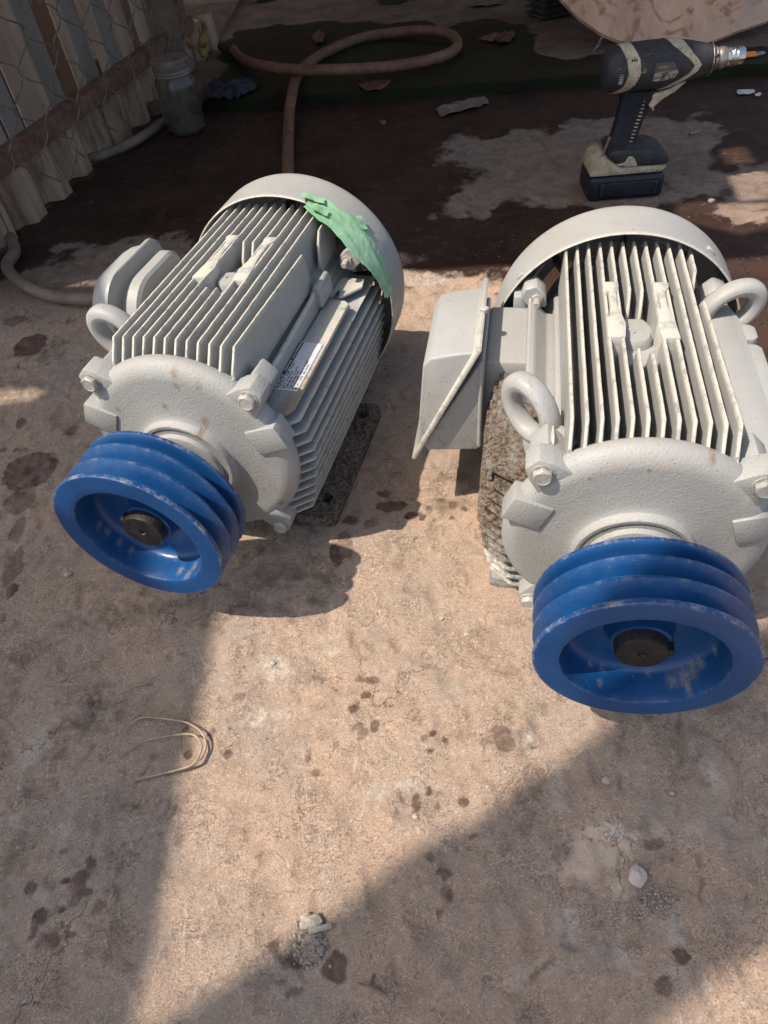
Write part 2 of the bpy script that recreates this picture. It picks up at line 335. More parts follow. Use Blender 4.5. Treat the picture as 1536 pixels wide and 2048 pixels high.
for (hx, hy, hr) in ((622, 1880, .020), (620, 1900, .016), (1320, 1800, .016)):
    c_ = G(hx, hy); hol = np.maximum(hol, np.clip(1-(np.hypot(X-c_.x, Y-c_.y)+vn(X, Y, 70, 2)*.012)/hr, 0, 1))
Z = Z-.0035*np.minimum(hol*2.2, 1)
Z = Z*near
Z -= .0016*np.clip(spot*150, 0, 1)*0.2
me = bpy.data.meshes.new('ground'); nx, ny = len(xs), len(ys)
me.vertices.add(nx*ny); me.vertices.foreach_set('co', np.stack([X, Y, Z], 1).astype(np.float32).ravel())
ii = np.arange(nx*ny).reshape(ny, nx); q = np.stack([ii[:-1, :-1], ii[:-1, 1:], ii[1:, 1:], ii[1:, :-1]], -1).reshape(-1, 4)
me.loops.add(q.size); me.loops.foreach_set('vertex_index', q.ravel().astype(np.int32)); me.polygons.add(len(q))
me.polygons.foreach_set('loop_start', (np.arange(len(q))*4).astype(np.int32)); me.update(calc_edges=True)
me.polygons.foreach_set('use_smooth', np.ones(len(q), bool))
for k, A in (('wet', wet), ('spot', spot), ('dark', DK), ('pale', PL), ('smooth', SM), ('crack', CR), ('sv', SV), ('far_shade', np.clip((Y-1.15)/.25, 0, 1)), ('chip', np.clip((chips+chips2)*3, 0, 1))):
    at = me.attributes.new(k, 'FLOAT', 'POINT'); at.data.foreach_set('value', A.astype(np.float32))
def mat_ground():
    t = NT('dusty_worn_concrete')
    c = t.mix(t.ramp(t.noise(3.2, 5, .6), .35, .65), (.56, .395, .285), (.46, .355, .275))
    c = t.mix(t.ramp(t.noise(17, 6, .68), .42, .74, 0, .5), c, (.36, .305, .255))
    c = t.mix(t.ramp(t.noise(60, 6, .72, dist=.4), .52, .72, 0, .75), c, (.68, .51, .39))
    c = t.mix(t.ramp(t.noise(48, 6, .75, dist=.8), .58, .74, 0, .5), c, (.40, .31, .24))
    c = t.mix(t.ramp(t.noise(230, 5, .75), .60, .74, 0, .7), c, (.28, .21, .16))
    c = t.mix(t.ramp(t.noise(310, 4, .7, dist=.7), .60, .70, 0, .55), c, (.66, .55, .45))
    c = t.mix(t.ramp(t.voro(26), .02, .05, .55, 0), c, (.10, .085, .07))
    c = t.mix(t.math('MULTIPLY', t.attr('chip'), .40), c, (.30, .22, .165))
    c = t.mix(t.math('MULTIPLY', t.ramp(t.noise(520, 3, .7), .52, .60, 0, 1), t.ramp(t.noise(14, 5, .7), .42, .62, .25, 1)), c, (.235, .18, .14))
    c = t.mix(t.ramp(t.noise(420, 3, .7, dist=1.0, vec=t.stretch((1, 1.3, 1))), .56, .64, 0, .65), c, (.78, .65, .53))
    c = t.mix(t.ramp(t.voro(75, out='Distance'), .05, .11, .5, 0), c, (.66, .56, .46))
    c = t.mix(t.ramp(t.noise(8, 6, .7), .48, .66, 0, .5), c, (.36, .325, .285))
    # hairline cracks, scuffs and small pits
    wv_ = t.n('ShaderNodeVectorMath', operation='ADD'); nz_ = t.n('ShaderNodeVectorMath', operation='SCALE'); t.L(t.noise(9, 5, .7, out='Color'), nz_.inputs[0]); nz_.inputs['Scale'].default_value = .16; t.L(t.co, wv_.inputs[0]); t.L(nz_.outputs[0], wv_.inputs[1])
    ck = t.math('MULTIPLY', t.ramp(t.voro(4.2, 'DISTANCE_TO_EDGE', wv_.outputs[0]), .002, .007, 1, 0), t.ramp(t.noise(5, 3, .6), .48, .60))
    c = t.mix(t.math('MULTIPLY', ck, .75), c, (.13, .10, .08))
    sc_ = t.ramp(t.noise(34, 5, .65, dist=2.5, vec=t.stretch((1, .22, 1))), .62, .70, 0, .5); c = t.mix(sc_, c, (.66, .58, .50))
    sc2 = t.ramp(t.noise(50, 5, .7, dist=2.0, vec=t.stretch((.3, 1, 1))), .64, .71, 0, .55); c = t.mix(sc2, c, (.25, .20, .16))
    cres = t.ramp(t.math('ABSOLUTE', t.math('SUBTRACT', t.noise(62, 4, .6, dist=1.5), .5)), .0, .018, 1, 0); cres = t.math('MULTIPLY', cres, t.ramp(t.noise(30, 3, .6), .50, .62)); c = t.mix(t.math('MULTIPLY', cres, .55), c, (.24, .175, .13))
    fz = t.math('MULTIPLY_ADD', t.noise(170, 6, .75), .022, -.011)
    def mask(name, wd, am=1.0): return t.ramp(t.math('MULTIPLY_ADD', fz, am, t.attr(name)), -wd, wd)
    sm = t.ramp(t.attr('smooth'), -.008, .012); c = t.mix(t.math('MULTIPLY', sm, .6), c, (.46, .37, .29))
    pl = mask('pale', .006); c = t.mix(t.math('MULTIPLY', pl, t.ramp(t.noise(150, 5, .7), .35, .62, .15, .85)), c, (.62, .57, .50))
    dk = mask('dark', .006, 1.6); c = t.mix(t.math('MULTIPLY', dk, t.ramp(t.noise(55, 6, .75), .36, .60, 0, .60)), c, (.17, .135, .10))
    c = t.mix(t.math('MULTIPLY', t.ramp(t.attr('far_shade'), 0, 1), t.ramp(t.noise(22, 6, .7), .35, .65, .5, .85)), c, (.19, .145, .115))  # rear ground darkened in its colour to deepen the shade there
    sp = mask('spot', .0016, .30); wt = mask('wet', .018, 1.6)
    c = t.mix(t.math('MULTIPLY', sp, t.math('MULTIPLY_ADD', t.attr('sv'), .35, t.ramp(t.noise(90, 5, .75), .3, .7, .38, .68))), c, (.115, .066, .047))
    wc = t.mix(t.ramp(t.noise(5, 5, .6), .35, .65), (.032, .017, .013), (.055, .031, .023))
    wc = t.mix(t.ramp(t.noise(30, 6, .7), .5, .75), wc, (.10, .072, .055))
    wc = t.mix(t.ramp(t.noise(300, 4, .7), .66, .72), wc, (.26, .22, .19))
    c = t.mix(wt, c, wc)
    c = t.mix(t.math('MULTIPLY', t.attr('crack'), .6), c, (.07, .055, .045))
    anyw = t.math('MAXIMUM', wt, t.math('MULTIPLY', sp, .8))
    r = t.math('SUBTRACT', .9, t.math('MULTIPLY', anyw, t.ramp(t.noise(12, 5, .65), .35, .65, .28, .46)))
    dryf = t.math('SUBTRACT', 1.0, t.math('MULTIPLY', t.math('MAXIMUM', wt, sm), .75))
    n1 = t.bump(t.math('MULTIPLY', dryf, t.noise(160, 6, .75, dist=.5)), .0042, 1.0)
    n1 = t.bump(t.math('MULTIPLY', t.math('ADD', ck, cres), -1), .003, 1, n1)
    n1 = t.bump(t.math('MULTIPLY', dryf, t.noise(480, 5, .75, dist=.4)), .0022, 1.0, n1)
    return t.out(c, r, 0, n1, Specular_IOR_Level=t.math('SUBTRACT', .35, t.math('MULTIPLY', wt, .17)))
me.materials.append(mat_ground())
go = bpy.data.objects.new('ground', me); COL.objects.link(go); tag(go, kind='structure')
# ------------------------------------------------------------------ electric motors
HM = .16                                       # shaft height
POSE = {'L': ((-.1467, .7763), -110.30, 1.019), 'R': ((.2792, .5741), -104.12, 1.0)}
def survey(k, x, y, a):
    """where on the plane x=a of motor k a photograph position lies -> (b, z)"""
    (px, py), yw, s = POSE[k]; yw = R(yw)
    A = Vector((math.cos(yw), math.sin(yw), 0)); B = Vector((-math.sin(yw), math.cos(yw), 0)); O = Vector((px, py, 0))
    C0 = Vector((0, 0, CAM_H)); d = fw + rt*((x-768)/FPX) - up*((y-1024)/FPX)
    t = (a*s-(C0-O).dot(A))/d.dot(A); P = C0+d*t-O
    return P.dot(B)/s, P.z/s
def subdiv_prof(prof, step):
    out = [prof[0]]
    for p, q in zip(prof[:-1], prof[1:]):
        n = max(1, int(math.hypot(q[0]-p[0], q[1]-p[1])/step))
        out += [tuple(p[i]+(q[i]-p[i])*k/n for i in range(len(p))) for k in range(1, n+1)]
    return out
def top_z(b): return .2935-.9*b*b-.0005
def fin(mb, xpts, place, tt=.0016, tr=.0030, root=.10):
    """xpts: (x, height) along the tip; place(x, t, h) -> point. Tapered rib with a rounded, slightly uneven tip"""
    pts = []
    for (x0, h0), (x1, h1) in zip(xpts[:-1], xpts[1:]):
        n = max(1, int(abs(x1-x0)/.008)+(1 if abs(h1-h0) > .004 else 0)*2)
        pts += [(x0+(x1-x0)*k/n, h0+(h1-h0)*k/n) for k in range(n)]
    pts.append(xpts[-1])
    vs = []; fs = []; e = []
    for x, h in pts:
        j = random.uniform(-.00022, .00022); h = h+j*1.2; r0 = min(root, h-.001)
        ring = [(tr, r0, 0), (tt*1.3, h-.006 if h-.006 > r0 else r0+.0003, 0), (tt+j*.5, h-.0012, .9), (tt*.55, h, 1), (-tt*.55, h, 1), (-tt+j*.5, h-.0012, .9), (-tt*1.25, h-.006 if h-.006 > r0 else r0+.0003, 0), (-tr, r0, 0)]
        for a, hh, ee in ring: vs.append(place(x, a, hh)); e.append(ee)
    n = 8
    for i in range(len(pts)-1):
        for k in range(n-1): fs.append((i*n+k, i*n+k+1, (i+1)*n+k+1, (i+1)*n+k))
    fs.append(tuple(range(n))); fs.append(tuple(len(vs)-n+k for k in range(n))[::-1])
    mb.add(vs, fs, edge=e); return mb
def holed_plate(mb, outer, holes, z0, z1):
    from mathutils.geometry import delaunay_2d_cdt
    vs = [Vector(p) for p in outer]; ed = [(i, (i+1) % len(outer)) for i in range(len(outer))]
    for h in holes:
        o = len(vs); vs += [Vector(p) for p in h]; ed += [(o+i, o+(i+1) % len(h)) for i in range(len(h))]
    r = delaunay_2d_cdt(vs, ed, [], 1, 1e-6); V2 = r[0]
    def inside(p, poly):
        c = False
        for i in range(len(poly)):
            a, b = poly[i], poly[(i+1) % len(poly)]
            if (a[1] > p.y) != (b[1] > p.y) and p.x < (b[0]-a[0])*(p.y-a[1])/(b[1]-a[1])+a[0]: c = not c
        return c
    F = []
    for f in r[2]:
        c = sum((V2[i] for i in f), Vector((0, 0)))/len(f)
        if inside(c, outer) and not any(inside(c, h) for h in holes): F.append(list(f))
    n = len(V2); mb.add([(p.x, p.y, z1) for p in V2]+[(p.x, p.y, z0) for p in V2], F+[[i+n for i in f][::-1] for f in F])
    for loop in [outer]+list(holes):
        k = len(loop); mb.add([(p[0], p[1], z1) for p in loop]+[(p[0], p[1], z0) for p in loop], [(i, (i+1) % k, (i+1) % k+k, i+k) for i in range(k)])
    return mb
def circ(cx, cy, rx, ry=None, n=20): return [(cx+rx*math.cos(2*math.pi*i/n), cy+(ry or rx)*math.sin(2*math.pi*i/n)) for i in range(n)]
def hexbolt(mb, M, r=.0096, h=.0070):
    mb.lathe([(-.001, 0), (-.001, r*1.12), (.0012, r*1.12), (.0012, r*.9)], 20, M=M)
    mb.prism([(r*math.cos(math.pi*i/3), r*math.sin(math.pi*i/3)) for i in range(6)], .001, h, bev=.0007, M=M)
    mb.lathe([(h-.0008, r*.80), (h+.0006, r*.74), (h+.0002, r*.70), (h+.0002, 0)], 20, M=M)
def attr_spots(mb, name, fn):
    mb.a[name] = [fn(Vector(v)) for v in mb.v]

def make_motor(k, label):
    (px, py), yw, s = POSE[k]
    root = empty('electric_motor', (px, py, 0), R(yw), label, 'electric motor', 'grey electric motors with blue pulleys', s)
    rl = 1 if k == 'R' else 0
    # ---- stator housing (core cylinder, corner ribs and bosses)
    c = MB()
    c.lathe([(-.168, .0), (-.168, .094), (.150, .094), (.160, .106), (.174, .112), (.174, 0)], 96, M=Matrix.Translation((0, 0, HM)))
    # sloping cast corners beside the top ribs
    for sg in (-1, 1):
        c.prism([(sg*.060, .224), (sg*.076, .222), (sg*.081, .2005), (sg*.100, .198), (sg*.100, .165), (sg*.05, .165)], -.160, .166, .003, 2)
        if sg < 0: c.prism([(-.070, .219), (-.0785, .2215), (-.086, .2225), (-.0995, .2365), (-.1045, .2385), (-.1045, .170), (-.070, .170)], -.118, .040, .002, 2)
        c.prism([(sg*.07, .07), (sg*.096, .085), (sg*.100, .020), (sg*.082, .018), (sg*.06, .03)], -.094, .055, .004, 2)
    # rear tie bolt bosses and pockets
    for sg in (-1, 1):
        c.prism([(sg*.088, .242), (sg*.100, .254), (sg*.114, .250), (sg*.118, .236), (sg*.104, .222), (sg*.086, .226)], -.150, -.124, .0016, 1)
    c.build('stator_housing', PAINT, root)
    for sg in (-1, 1):
        b = MB(); b.lathe([(-.124, 0), (-.124, .0042), (-.110, .0042), (-.108, .0034), (-.108, 0)], 16, M=Matrix.Translation((0, sg*.0985, .2375)))
        b.lathe([(-.1240, .0040), (-.1240, .0072), (-.1195, .0072), (-.1195, .0040)], 6, M=Matrix.Translation((0, sg*.0985, .2375)))
        b.build('tie_rod_end', STEEL, root)
    # ---- top ribs
    for i in range(12):
        bb = -.0696+.01265*i; zt = top_z(bb); segs = []
        if i in (5, 6): segs = [[(-.158, zt), (-.052, zt), (-.040, zt-.016), (-.034, zt-.034)], [(.046, zt-.040), (.049, zt-.020), (.054, zt), (.155, zt), (.1715, zt-.020)]]
        elif i == 11: segs = [[(-.158, zt-.004), (-.112, zt-.006), (-.102, zt-.020), (-.098, zt-.045)], [(-.056, zt-.030), (-.048, zt-.006), (.152, zt), (.170, zt-.022)]]
        elif i in (3, 4, 7, 8): segs = [[(-.158, zt), (.155, zt), (.1715, zt-.020)]]
        else: segs = [[(-.158, zt), (.155-.00*abs(i-5), zt), (.1715, zt-.021)]]
        for sgm in segs[:-1]:
            mb = MB(); fin(mb, [(x, h-HM) for x, h in sgm], lambda x, t, h, bb=bb: (x, bb+t, HM+h), root=.075); mb.build('cooling_rib', PAINT, root)
        mb = MB(); fin(mb, [(x, h-HM) for x, h in segs[-1]], lambda x, t, h, bb=bb: (x, bb+t, HM+h), root=.075)
        # flared foot of the rib where it meets the end shield
        mb.prism([(bb-.0022, zt-.026), (bb+.0022, zt-.026), (bb+.0036, .235), (bb-.0036, .235)], .160, .1745, .001)
        mb.build('cooling_rib', PAINT, root)
    if k == 'R':
        mb = MB(); fin(mb, [(.108, .060), (.113, .095), (.152, .104), (.170, .088)], lambda x, t, h: (x, -.0835+t, HM+h), root=.05); mb.build('cooling_rib', PAINT, root)
    # ---- mounting pads (two waisted bars) and centre boss
    for sg in (-1, 1):
        cx = sg*.0255
        oc = sg       # outward
        w_ = lambda a, b: (a, b) if sg > 0 else (b, a)     # (outer, inner) half widths
        out_ = [(-.067, .0080, .0080), (-.059, .0082, .0082), (-.048, .0030, .0050), (-.022, .0026, .0042), (-.008, .0040, .0070), (.012, .0070, .0105), (.036, .0085, .0085)]
        poly = [(x, cx+(a if sg > 0 else b)) for x, a, b in out_]+[(x, cx-(b if sg > 0 else a)) for x, a, b in out_[::-1]]
        mb = MB(); mb.prism(poly, .225, .2936, .0012, 2, axis='z')
        mb.a['edge'] = [0.85 if v[2] > .290 else 0 for v in mb.v]; mb.build('mounting_pad', PAINT, root)
    mb = MB(); mb.prism([(-.036, -.011), (-.036, .011), (-.020, .019), (.046, .0185), (.046, -.0185), (-.020, -.019)], .225, .2700, .005, 3, axis='z')
    mb.lathe([(.266, .0165), (.277, .0150), (.2800, .0125), (.2805, .0035), (.2790, .0028), (.2790, 0)], 32, axis='z', M=Matrix.Translation((.010, -.002, 0)))
    mb.build('centre_boss', PAINT, root)
    # ---- side ribs
    zs = [.196-.0141*i for i in range(11)]; bo = [.124, .129, .132, .1335, .133, .131, .129, .127, .124, .121, .116]
    for sg in (-1, 1):
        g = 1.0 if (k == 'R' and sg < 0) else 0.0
        for i, (z, o) in enumerate(zip(zs, bo)):
            mb = MB(); o = o+(.0165 if g else 0)
            pts = [(-.157, o), (.150, o), (.171, o-.024)]
            if sg < 0 and i < 7: pts = [(-.157, o-.012), (-.142, o-.012), (-.141, .104)] , [(-.012, .104), (-.011, o), (.150, o), (.171, o-.024)]
            else: pts = [pts]
            for pi, pp in enumerate(pts):
              mb = MB(); fin(mb, pp, lambda x, t, h, z=z, sg=sg: (x, sg*h, z+t), tt=.0012, tr=.0030, root=.055 if i < 3 else .075)
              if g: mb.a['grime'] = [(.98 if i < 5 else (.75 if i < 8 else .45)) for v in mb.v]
              elif sg > 0: mb.a['stain'] = [.5 if i > 5 else 0.25 for v in mb.v]
              mb.build('cooling_rib', PAINT, root)
        # broad upper shelf
        mb = MB()
        if sg > 0:
            mb.prism([(-.068, .085), (-.068, .110), (-.062, .1165), (.146, .1185), (.158, .112), (.166, .085)], .2065, .2125, .0012, 2, axis='z')
            mb.prism([(-.128, .085), (-.128, .118), (-.108, .121), (-.079, .100), (-.079, .096), (-.095, .094), (-.098, .090), (-.080, .086), (-.080, .083)], .2060, .2100, .001, 1, axis='z')
            mb.a['edge'] = [1.0 if v[1] > .107 else 0.0 for v in mb.v]
            mb.a['stain'] = [1.1 if (v[0] > .135 and v[1] > .09) else 0 for v in mb.v]
        else:
            mb.prism([(-.012, -.080), (-.012, -.1235-.013*rl), (.142, -.1255-.013*rl), (.158, -.112), (.166, -.080)], .2040, .2105, .0015, 2, axis='z')
            mb.prism([(-.008, -.1235-.013*rl), (-.008, -.1290-.013*rl), (.148, -.1310-.013*rl), (.150, -.1235-.013*rl)], .1990, .2030, .001, 1, axis='z')
            if g: mb.a['grime'] = [.85]*len(mb.v)
            else: mb.a['grime'] = [.3]*len(mb.v)
        mb.build('rib_shelf', PAINT, root)
    if k == 'R':   # cast platform carrying the rear lifting lug
        mb = MB(); mb.prism([(-.118, .094), (-.118, .112), (-.080, .1215), (.132, .1215), (.142, .112), (.142, .0895), (-.080, .0895)], .205, .2425, .0015, 2, axis='z'); mb.build('lug_platform', PAINT, root)
        for xa, xb_ in ((-.082, -.052), (-.044, .120)):
            mb = MB(); mb.prism([(xa, .124), (xa, .134), (xa+.006, .139), (xb_-.006, .139), (xb_, .134), (xb_, .124)], .215, .2350, .0018, 2, axis='z'); mb.build('lug_platform', PAINT, root)
    # corner rib running between the rear and front bosses on the plate side
    mb = MB(); fin(mb, [(-.088, .074), (-.070, .080), (-.055, .080), (-.034, .074), (.145, .072), (.160, .066)], lambda x, t, h: (x, .0790+t+.002*math.sin(x*9), HM+h), tt=.0024, tr=.004, root=.04)
    mb.prism([(.0770, .236), (.0785, .2435), (.0855, .2435), (.0885, .236), (.089, .215), (.076, .215)], -.084, -.042, .0015, 1)
    if k == 'L': mb.build('corner_rib', PAINT, root)
    # ridge and neck on the terminal box side
    mb = MB(); mb.prism([(-.1085, .170), (-.1085, .2375), (-.1045, .2385), (-.1030, .236), (-.1000, .19)], -.146, .030, .001)
    mb.box((-.152, -.126, .2180), (-.128, -.1095, .2370), .0022, 2)
    mb.build('corner_rib', PAINT, root)
    # ---- end shield
    prof = [(.160, .110), (.164, .1185), (.167, .1218), (.171, .1238), (.1765, .1240), (.1815, .1222), (.1855, .1188), (.1885, .1140), (.1902, .1080), (.1908, .096), (.1915, .083), (.1930, .070), (.1950, .060), (.1965, .0575), (.2025, .0565), (.2045, .0545), (.2045, .0515), (.203, .050), (.2035, .044), (.2080, .042), (.2095, .038), (.2095, 0)]
    e = MB(); e.lathe([(x, r_) for x, r_ in subdiv_prof(prof, .0035)], 160)
    for sy, sz, yy, zz in ((-1, 1, -.092, .252), (1, 1, .092, .252), (-1, -1, -.088, .056), (1, -1, .088, .056)):
        ang = math.atan2(yy, zz-HM); rr = math.hypot(yy, zz-HM)
        M = Matrix.Translation((0, 0, HM)) @ Matrix.Rotation(-ang, 4, 'X')
        e.v, sv = [v for v in e.v], None
        ear = MB(); eo = .0145 if sz > 0 else .0085; ear.prism([(-.024 if sz > 0 else -.018, .100), (-.0145, rr+.002), (-.008, rr+eo), (.008, rr+eo), (.0145, rr+.002), (.024 if sz > 0 else .018, .100)], .163, .1885, .0020, 2)
        for v in ear.v: e.v.append(tuple((M @ Vector(v))-Vector((0, 0, HM))))
        o = len(e.v)-len(ear.v); e.f += [tuple(i+o for i in f) for f in ear.f]
        if sz > 0:   # thick cast block behind the bolt ear
            blk = MB(); blk.prism([(-.011, .105), (-.011, rr+.006), (.011, rr+.006), (.013, .105)], .132, .1640, .0025, 2)
            o = len(e.v); e.v += [tuple((M @ Vector(v))-Vector((0, 0, HM))) for v in blk.v]; e.f += [tuple(i+o for i in f) for f in blk.f]
    for ang in (-68, 68):   # flat jacking lugs on the flange
        M = Matrix.Rotation(-R(ang), 4, 'X')
        blk = MB(); blk.prism([(-.016, .090), (-.015, .1295), (.015, .1295), (.017, .090)], .168, .1935, .0016, 2)
        o = len(e.v); e.v += [tuple(M @ Vector(v)) for v in blk.v]; e.f += [tuple(i+o for i in f) for f in blk.f]
    e.v = [(v[0], v[1], v[2]+HM) for v in e.v]; e.a = {}
    if k == 'L':
        st = [survey(k, *q, .192) for q in ((412, 842), (408, 858), (345, 752), (352, 775), (395, 775), (330, 812), (235, 820), (308, 900), (560, 1010), (595, 975))]; sw = (.0075, .007, .007, .006, .006, .006, .006, .006, .008, .008)
        ru = [survey(k, *q, .189) for q in ((262, 752), (275, 753), (340, 722), (510, 790))]
    else:
        st = [survey(k, *q, .192) for q in ((1430, 935), (1300, 945), (1180, 960))]; sw = (.006, .004, .004)
        ru = [survey(k, *q, .189) for q in ((1203, 940), (1215, 938), (1240, 936), (1330, 935), (1155, 970), (1330, 936))]
    attr_spots(e, 'stain', lambda v: max([max(0, 1.25-math.hypot(v.y-p[0], (v.z-p[1])*.75)/w_) for p, w_ in zip(st, sw)]))
    attr_spots(e, 'rust', lambda v: max([max(0, .95-math.hypot(v.y-p[0], v.z-p[1])/.0045) for p in ru]))
    e.build('end_shield', CASTP, root, smooth=38)
    for sy, yy, zz in ((0, -.092, .252), (0, .092, .252), (0, -.088, .056), (0, .088, .056)):
        mb = MB(); hexbolt(mb, Matrix.Translation((.1885, yy, zz)) @ Matrix.Rotation(random.uniform(0, 1), 4, 'X')); mb.build('bolt', STEEL, root)
    # ---- lifting lugs
    lugs = [(.107, -.104, .257, -42, -42 if k == 'R' else -2)] + ([(-.092, .111, .246, 50, 12)] if k == 'R' else [])
    for (lx, ly, lz, an, tw) in lugs:
        M = Matrix.Translation((lx, ly, lz)) @ Matrix.Rotation(R(tw), 4, 'Z') @ Matrix.Rotation(-R(an), 4, 'X')
        mb = MB(); pr = []
        for i in range(17):
            a = 2*math.pi*i/16; pr.append((.0110*math.cos(a), (.0225 if an < 0 else .0235)+.0078*math.sin(a)))
        mb.lathe([(math.copysign(abs(a/.011)**.7, a)*.011, b) for a, b in pr], 40, M=M @ Matrix.Diagonal((1.0, .98, 1.30, 1)))
        mb.prism([(-.020, -.020), (-.034, -.046), (.034, -.046), (.020, -.020), (.009, -.026), (-.009, -.026)], -.0095, .0095, .004, 2, M=M)
        if k == 'R' and an < 0: mb.a['grime'] = [.16]*len(mb.v)
        mb.build('lifting_lug', PAINT, root)
    # ---- fan cowl
    mb = MB()
    mb.lathe(subdiv_prof([(-.1405, .1490, .8), (-.1400, .1500, 1), (-.1410, .1511, .6), (-.146, .1513, 0), (-.205, .1511, 0), (-.212, .1495, 0), (-.2175, .1455, 0), (-.219, .140, 0), (-.219, .115, 0), (-.2175, .115, 0), (-.2165, .139, 0), (-.204, .1478, 0), (-.1405, .1490, .8)], .006), 144, M=Matrix.Translation((0, 0, HM)))
    for i in range(4): mb.lathe([(-.2185, .113-i*.026), (-.2165, .113-i*.026), (-.2165, .102-i*.026), (-.2185, .102-i*.026), (-.2185, .113-i*.026)], 64, M=Matrix.Translation((0, 0, HM)))
    for i in range(8): mb.box((-.2165, -.003, .02), (-.2150, .003, .1165), M=Matrix.Translation((0, 0, HM)) @ Matrix.Rotation(i*math.pi/4, 4, 'X'))
    mb.a['rust'] = [0.0]*len(mb.v)
    if k == 'L': attr_spots(mb, 'rust', lambda v: max(0, .75-math.hypot(v.x+.178, math.atan2(v.y, v.z-HM)-.60)/.055)+max(0, .25-abs(math.atan2(v.y, v.z-HM)+.35)*.5))
    mb.build('fan_cowl', PAINT, root)
    mb = MB(); mb.lathe([(-.168, .0), (-.168, .03), (-.208, .03), (-.208, 0)], 24, M=Matrix.Translation((0, 0, HM)))
    for i in range(9): mb.box((-.205, -.0015, .02), (-.176, .0015, .125), M=Matrix.Translation((0, 0, HM)) @ Matrix.Rotation(i*2*math.pi/9, 4, 'X'))
    mb.build('fan', DARKIN, root)
    mb = MB(); 
    if k == 'R':
        for a, x in ((-52, -.150), (38, -.163)):
            mb = MB(); mb.prism([(-.006, 0), (-.0045, .0035), (.0045, .0035), (.006, 0)], x-.004, x+.004, .001, M=Matrix.Translation((0, 0, HM)) @ Matrix.Rotation(-R(a), 4, 'X') @ Matrix.Translation((0, 0, .1505)))
            mb.build('cowl_clip', PAINT, root)
    # ---- feet
    for sg in (-1, 1):
        y0, y1 = .080*sg, .1335*sg; ym = .112*sg
        mb = MB(); P = [(-.098, y0), (-.103, y1-.010*sg), (-.098, y1-.003*sg), (-.090, y1), (.124, y1), (.133, y1-.002*sg), (.136, y1-.010*sg), (.136, y0)]
        if sg < 0: P = P[::-1]
        holed_plate(mb, P, [circ(-.075, ym, .0085, .0075), circ(.100, ym, .0085, .0075)], .0, .0165)
        mb.prism([(y1-.004*sg, .0160), (y0, .0225), (y0, .0150), (y1-.004*sg, .0150)], -.050, .085, .002, 1)
        mb.a['grime'] = [.90 if k == 'L' else .5]*len(mb.v)
        mb.build('mounting_foot', PAINT, root)
    # ---- terminal box
    tb = MB()
    tb.prism([(-.100, .205), (-.104, .222), (-.152, .222), (-.156, .216), (-.156, .112), (-.150, .108), (-.100, .108)], -.132, -.016, .005, 2)
    if k == 'R':
        tb.prism([(-.1555, .232), (-.1555, .110), (-.160, .106), (-.220, .101), (-.2265, .108), (-.158, .236)], -.124, .006, .008 if k == 'R' else .015, 4)
        tb.prism([(-.1535, .238), (-.1535, .112), (-.1590, .112), (-.1590, .238)], -.127, .009, .002, 1)
        tb.a['grime'] = [(.34 if (v[2] < .17 and k == 'R') else .0) for v in tb.v]
        o = tb.build('terminal_box', PAINT, root)
        cv = MB()
        cv.prism([(-.1610, .252), (-.190, .2475), (-.2130, .2420), (-.2215, .2320), (-.2330, .1120), (-.2310, .104)] if k == 'R' else [(-.1610, .250), (-.192, .245), (-.2180, .2290), (-.2360, .1980), (-.2420, .1500), (-.2400, .1080), (-.2340, .101)], -.126, .009, .0055 if k == 'R' else .016, 3 if k == 'R' else 6)
        d = Vector((-.2325+.1575, .096-.2565)).normalized(); nrm = Vector((d.y, -d.x))
        a_, b_ = Vector((-.1560, .2590)), Vector((-.2345, .0930)); w_ = Vector((-.95, .30))*.006
        cv.prism([tuple(a_), tuple(b_), tuple(b_+w_), tuple(a_+w_)], -.134, .017, .0022, 2)
        cv.a['edge'] = [0.8 if v[0] > .012 else 0 for v in cv.v]
        cv.a['grime'] = [0.0]*len(cv.v)
        if k == 'R': cv.a['stain'] = [max(0, 1.05-math.hypot(v[0]-.009, (v[2]-.17)*1.3)/.09) for v in cv.v]; cv.a['grime'] = [.34 if v[2] < .15 else .12 for v in cv.v]
        cv.build('cover', PAINT, o)
        if k == 'R':
            mb = MB(); mb.lathe([(-.001, 0), (-.001, .005), (.003, .005), (.004, .0035), (.004, 0)], 10, M=Matrix.Translation((-.060, -.158, .2605)) @ Matrix.Rotation(-math.pi/2, 4, 'Y')); mb.build('screw', STEEL, o)
    else:      # rounded box with an upright joint
        def outline(ins):
            x0, x1, z0, z1 = -.136+ins, .022-ins, .098+ins, .256-ins; P = []
            for (cx_, cz_, r_, a0) in ((x1-.052, z1-.052, .052, 0), (x0+.026, z1-.026, .026, 90), (x0+.012, z0+.012, .012, 180), (x1-.016, z0+.016, .016, 270)):
                for q in range(9): a_ = R(a0+q*90/8); P.append((cx_+r_*math.cos(a_), cz_+r_*math.sin(a_)))
            return P
        def loft(rows_, name, par):
            L_ = MB(); vs = []; fs = []
            for b_, ins in rows_: vs += [(x, b_, z) for x, z in outline(ins)]
            n_ = len(outline(0))
            for a_ in range(len(rows_)-1):
                for q in range(n_): fs.append((a_*n_+q, a_*n_+(q+1) % n_, (a_+1)*n_+(q+1) % n_, (a_+1)*n_+q))
            fs.append(tuple(range(n_))); fs.append(tuple(len(vs)-n_+q for q in range(n_))[::-1])
            L_.add(vs, fs); L_.a['edge'] = [0.0]*len(vs); return L_.build(name, PAINT, par, 32)
        o = tb.build('terminal_box', PAINT, root)
        loft([(-.150, .020), (-.1505, .014), (-.154, .0105), (-.168, .0105), (-.1715, .013), (-.173, .018), (-.1735, .021), (-.1870, .021)], 'box_body', o)
